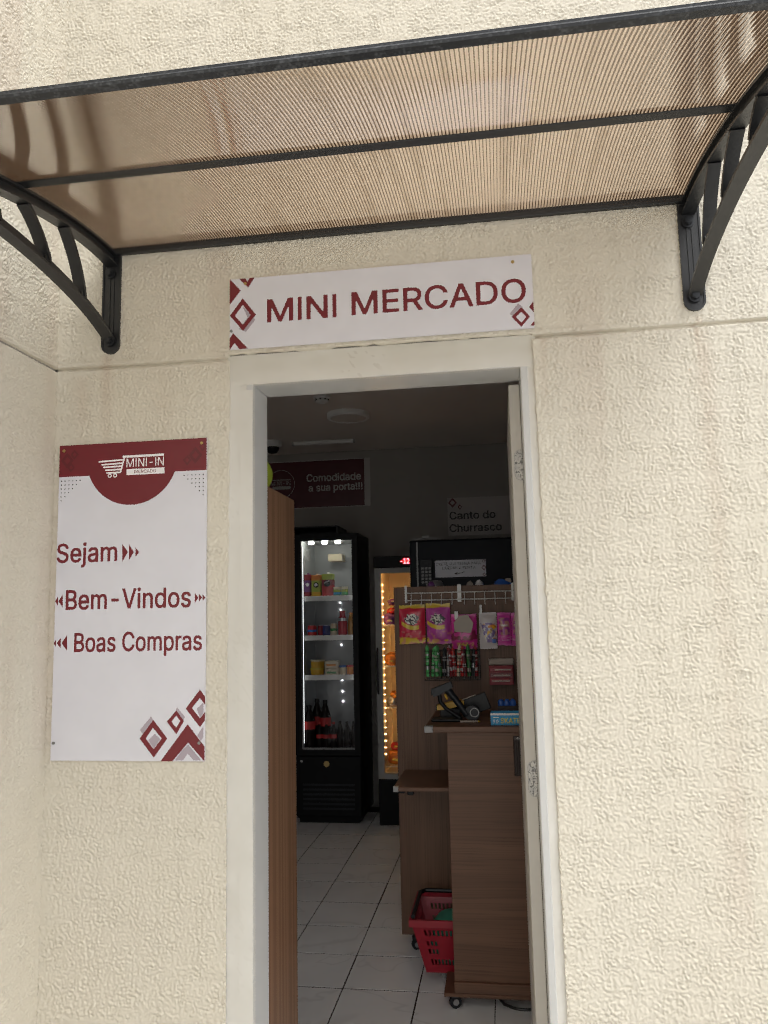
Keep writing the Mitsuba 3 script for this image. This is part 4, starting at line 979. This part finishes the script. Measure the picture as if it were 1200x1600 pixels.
put(k + '__foot', rbox(-.295, -.205, SY + .07, SY + .13, ZT, 1.132, .004), 'black_plastic')
k = thing('tape_roll', 'dark tape roll with a pale rim standing on the counter', 'tape roll')
put(k + '__roll', [cyl((-.150, SY - .012, ZT + .0325), (-.150, SY + .012, ZT + .0325), .032, 28)], 'satin_black', smooth=35)
put(k + '__core', tm(m3.Manifold.cylinder(.026, .020, .020, 24) - m3.Manifold.cylinder(.1, .016, .016, 24, True)).apply_transform(trimesh.transformations.rotation_matrix(math.pi / 2, [1, 0, 0])).apply_translation([-.140, SY + .013, ZT + .036]), 'grey_plastic', smooth=35)
k = thing('counter_tablet', 'dark tablet with a pale edge leaning behind the tape roll', 'tablet')
tb = rbox(-.055, .055, -.004, .004, 0, .075, .003)
tb.apply_transform(trimesh.transformations.rotation_matrix(-.35, [0, 1, 0])); tb.apply_translation([-.120, SY + .075, ZT + .026])
put(k + '__body', tb, 'black_plastic')
te = rbox(-.055, .012, -.0042, .0042, .0752, .079, .001, 1)
te.apply_transform(trimesh.transformations.rotation_matrix(-.35, [0, 1, 0])); te.apply_translation([-.120, SY + .075, ZT + .026])
put(k + '__edge', te, 'card_beige')
k = thing('pen_on_counter', 'pale pen lying in front of the tape roll on the counter', 'pen')
put(k + '__barrel', cyl((-.200, SY - .06, ZT + .0045), (-.125, SY - .055, ZT + .0045), .0042, 10), 'card_beige', smooth=35)
put(k + '__tip', cyl((-.125, SY - .055, ZT + .0045), (-.114, SY - .0543, ZT + .0045), .0042, 10, .001), 'yellow', smooth=35)

k = thing('gum_display_box', 'bright blue display box reading SKATE at the front of the counter', 'box')
bx_ = shell(-.069, .135, 1.20, 1.285, ZT, ZT + .048, -.066, .132, 1.282, ZT + .003, ZT + .2)
sh_ = tm(m3.Manifold.cube((.204, .085, .048)).translate((-.069, 1.20, ZT)) - m3.Manifold.cube((.198, .079, .06)).translate((-.066, 1.203, ZT + .003)))
put(k + '__tray', sh_, 'box_blue')
put(k + '__lining', box(-.0655, .1315, 1.2035, 1.2815, ZT + .0035, ZT + .038), 'print_white')
put(k + '__top_band', rbox(-.0695, .1355, 1.1992, 1.2000, ZT + .040, ZT + .0482, .0002, 1), 'print_white')
put(k + '__lettering', words('SKATE', -.0285, .052, ZT + .008, .0205, 1.1996, .0008, True), 'lemon')
put(k + '__lettering', words('90', -.060, -.038, ZT + .008, .014, 1.1996, .0008, False), 'print_white')
put(k + '__print', plate(sbox(-.061, ZT + .030, -.034, ZT + .033), 1.1996, .0008), 'print_white')
k = thing('sweets_tray', 'open tray of blue sweets behind the bright blue box', 'tray')
put(k + '__tray', tm(m3.Manifold.cube((.10, .09, .055)).translate((-.040, 1.40, ZT)) - m3.Manifold.cube((.094, .084, .06)).translate((-.037, 1.403, ZT + .003))), 'ribbed_brown')
for i in range(6):
    put(k + '__sweet', lump(-.026 + (i % 3) * .026, 1.425 + (i // 3) * .035, ZT + .0032 + .03 * (i // 3), .014, .016, .026, 60 + i, .15), 'blue', smooth=True)
for i, (c, lab, w) in enumerate((('magenta', 'magenta packet, lowest of the pile behind the blue box', 0), ('magenta', 'magenta packet, middle of the pile behind the blue box', .008), ('orange', 'orange packet on top of the pile behind the blue box', .02))):
    t = thing('sweets_packet', lab, 'packet', 'packets piled behind the blue box')
    put(t + '__pack', rbox(.064 - .0 + w * .5, .16, 1.345, 1.42, ZT + .0005 + i * .056, ZT + .0555 + i * .056, .005), c)
    put(t + '__band', plate(sbox(.068 + w * .5, ZT + .022 + i * .056, .155, ZT + .030 + i * .056), 1.3452, .0008), 'yellow')
k = thing('ribbed_holder', 'dark brown ribbed holder hanging on the front of the counter', 'holder')
put(k + '__back', rbox(.0185, .105, 1.160, 1.1675, .892, 1.050, .004), 'ribbed_brown')
for i in range(10):
    put(k + '__rib', rbox(.0195 + i * .0085, .0245 + i * .0085, 1.154, 1.1602, .896, 1.035, .002, 1), 'ribbed_brown')
put(k + '__lettering', words('CAFE', .034, .064, 1.0385, .006, 1.1598, .0006, True), 'print_white')

# things behind the top edge of the kiosk panel
ZS = 1.6485
t = thing('clear_wrapped_sweets', 'crumpled clear wrapped sweets behind the left end of the hook rack', 'packet')
put(t + '__wrapper', lump(-.335, PY + .12, ZS, .045, .035, .040, 71), 'silver', smooth=True)
put(t + '__label', lump(-.352, PY + .095, ZS, .020, .022, .036, 72), 'purple', smooth=True)
t = thing('paper_twist', 'small grey paper twist behind the rack, left one', 'packet', 'paper twists behind the hook rack')
put(t, lump(-.160, PY + .12, ZS, .018, .016, .034, 73), 'card_beige', smooth=True)
t = thing('paper_twist', 'small white pointed paper twist behind the rack, right one', 'packet', 'paper twists behind the hook rack')
put(t, [lump(-.112, PY + .12, ZS, .020, .016, .036, 74), cyl((-.113, PY + .12, ZS + .045), (-.110, PY + .12, ZS + .068), .006, 8, .002)], 'print_white', smooth=True)
t = thing('blue_packet', 'crumpled blue packet behind the right end of the hook rack', 'packet')
put(t, lump(.005, PY + .12, ZS, .045, .03, .038, 75), 'blue', smooth=True)
t = thing('grey_packet', 'small grey packet lying on the crumpled blue one', 'packet')
put(t, rbox(.016, .046, PY + .10, PY + .13, ZS + .046, ZS + .070, .005), 'card_beige')

# ------------------------------------------------------------------ shopping basket
k = thing('shopping_basket', 'red plastic shopping basket with black handles standing behind the counter panel', 'basket')
BX0, BX1, BY0, BY1, BZ0, BZ1 = -.432, -.06, 1.290, 1.620, .062, .268
def ringpts(t, inset=0.0):
    s = .052 * (1 - t)
    return (BX0 + s + inset, BX1 - s - inset, BY0 + s + inset, BY1 - s - inset, BZ0 + (BZ1 - BZ0) * t)
def bwall(t0, t1, side, a0, a1, th=.003):
    """a piece of a sloping basket wall, between heights t0..t1 and fractions a0..a1 of the side"""
    pts = []
    for t in (t0, t1):
        x0, x1, y0, y1, z = ringpts(t)
        for a in (a0, a1):
            for d in (0, th):
                if side == 'f': pts.append((x0 + (x1 - x0) * a, y0 + d, z))
                if side == 'b': pts.append((x0 + (x1 - x0) * a, y1 - d, z))
                if side == 'l': pts.append((x0 + d, y0 + (y1 - y0) * a, z))
                if side == 'r': pts.append((x1 - d, y0 + (y1 - y0) * a, z))
    return tm(m3.Manifold.hull_points(np.array(pts)))
bw = []
ROWS = [(.15, .27), (.38, .48), (.55, .65), (.76, .88)]
tt = [0.0] + [q for r in ROWS for q in r] + [1.0]
for s in 'fblr':
    for i in range(0, len(tt) - 1, 2):
        bw.append(bwall(tt[i], tt[i + 1], s, 0, 1))
    for ri, (t0, t1) in enumerate(ROWS):
        n = 16
        cuts = np.linspace(.10, .90, n + 1)
        bw.append(bwall(t0, t1, s, 0, cuts[0])); bw.append(bwall(t0, t1, s, cuts[-1], 1))
        for q in range(n):
            w = cuts[q + 1] - cuts[q]
            mid = .32 < (q + .5) / n < .62 or q in (0, n - 1)
            if ri in (1, 2) and 3 <= q <= n - 4:
                bw.append(bwall(t0, t1, s, cuts[q], cuts[q + 1]))
            else:
                bw.append(bwall(t0, t1, s, cuts[q], cuts[q] + w * .42))
x0, x1, y0, y1, z = ringpts(0)
bw.append(box(x0, x1, y0, y1, BZ0 - .003, BZ0 + .0))
put(k + '__wall', bw, 'basket_red')
x0, x1, y0, y1, z = ringpts(1)
rim = sbox(x0 - .010, y0 - .010, x1 + .010, y1 + .010).difference(sbox(x0 + .002, y0 + .002, x1 - .002, y1 - .002))
rm = extr(rim, .028); rm.apply_translation([0, 0, BZ1 - .010])
put(k + '__rim', rm, 'basket_red')
put(k + '__handle', tube([(x0 + .006, y0 + .01, BZ1 + .026), (x0 + .008, y1 - .03, BZ1 + .028), (x0 + .03, y1 - .004, BZ1 + .028), (x1 - .03, y1 - .004, BZ1 + .028), (x1 - .01, y1 - .03, BZ1 + .028), (x1 - .006, y0 + .01, BZ1 + .026)], .0095, 8), 'black_plastic', smooth=40)
for x, y in ((-.315, 1.44), (-.13, 1.44), (-.315, 1.55), (-.13, 1.55)):
    put(k + '__wheel', [cyl((x - .008, y, .028), (x + .008, y, .028), .0275, 16), box(x - .012, x + .012, y - .010, y + .010, .040, .0588)], 'grey_plastic')
t = thing('green_bag', 'crumpled dark green bag inside the red basket', 'bag')
put(t, lump(-.245, 1.46, BZ0 + .001, .125, .115, .118, 81, .10), 'teal', smooth=True)
t = thing('power_cable', 'black power cable curling on the tiles under the kiosk', 'cable')
put(t, tube([(-.080, 1.32, .012), (-.078, 1.26, .006), (-.06, 1.215, .006), (-.03, 1.192, .006), (0, 1.178, .006), (.03, 1.178, .006), (.062, 1.186, .006), (.12, 1.21, .006), (.25, 1.30, .006)], .0055, 8), 'black_wire', smooth=40)
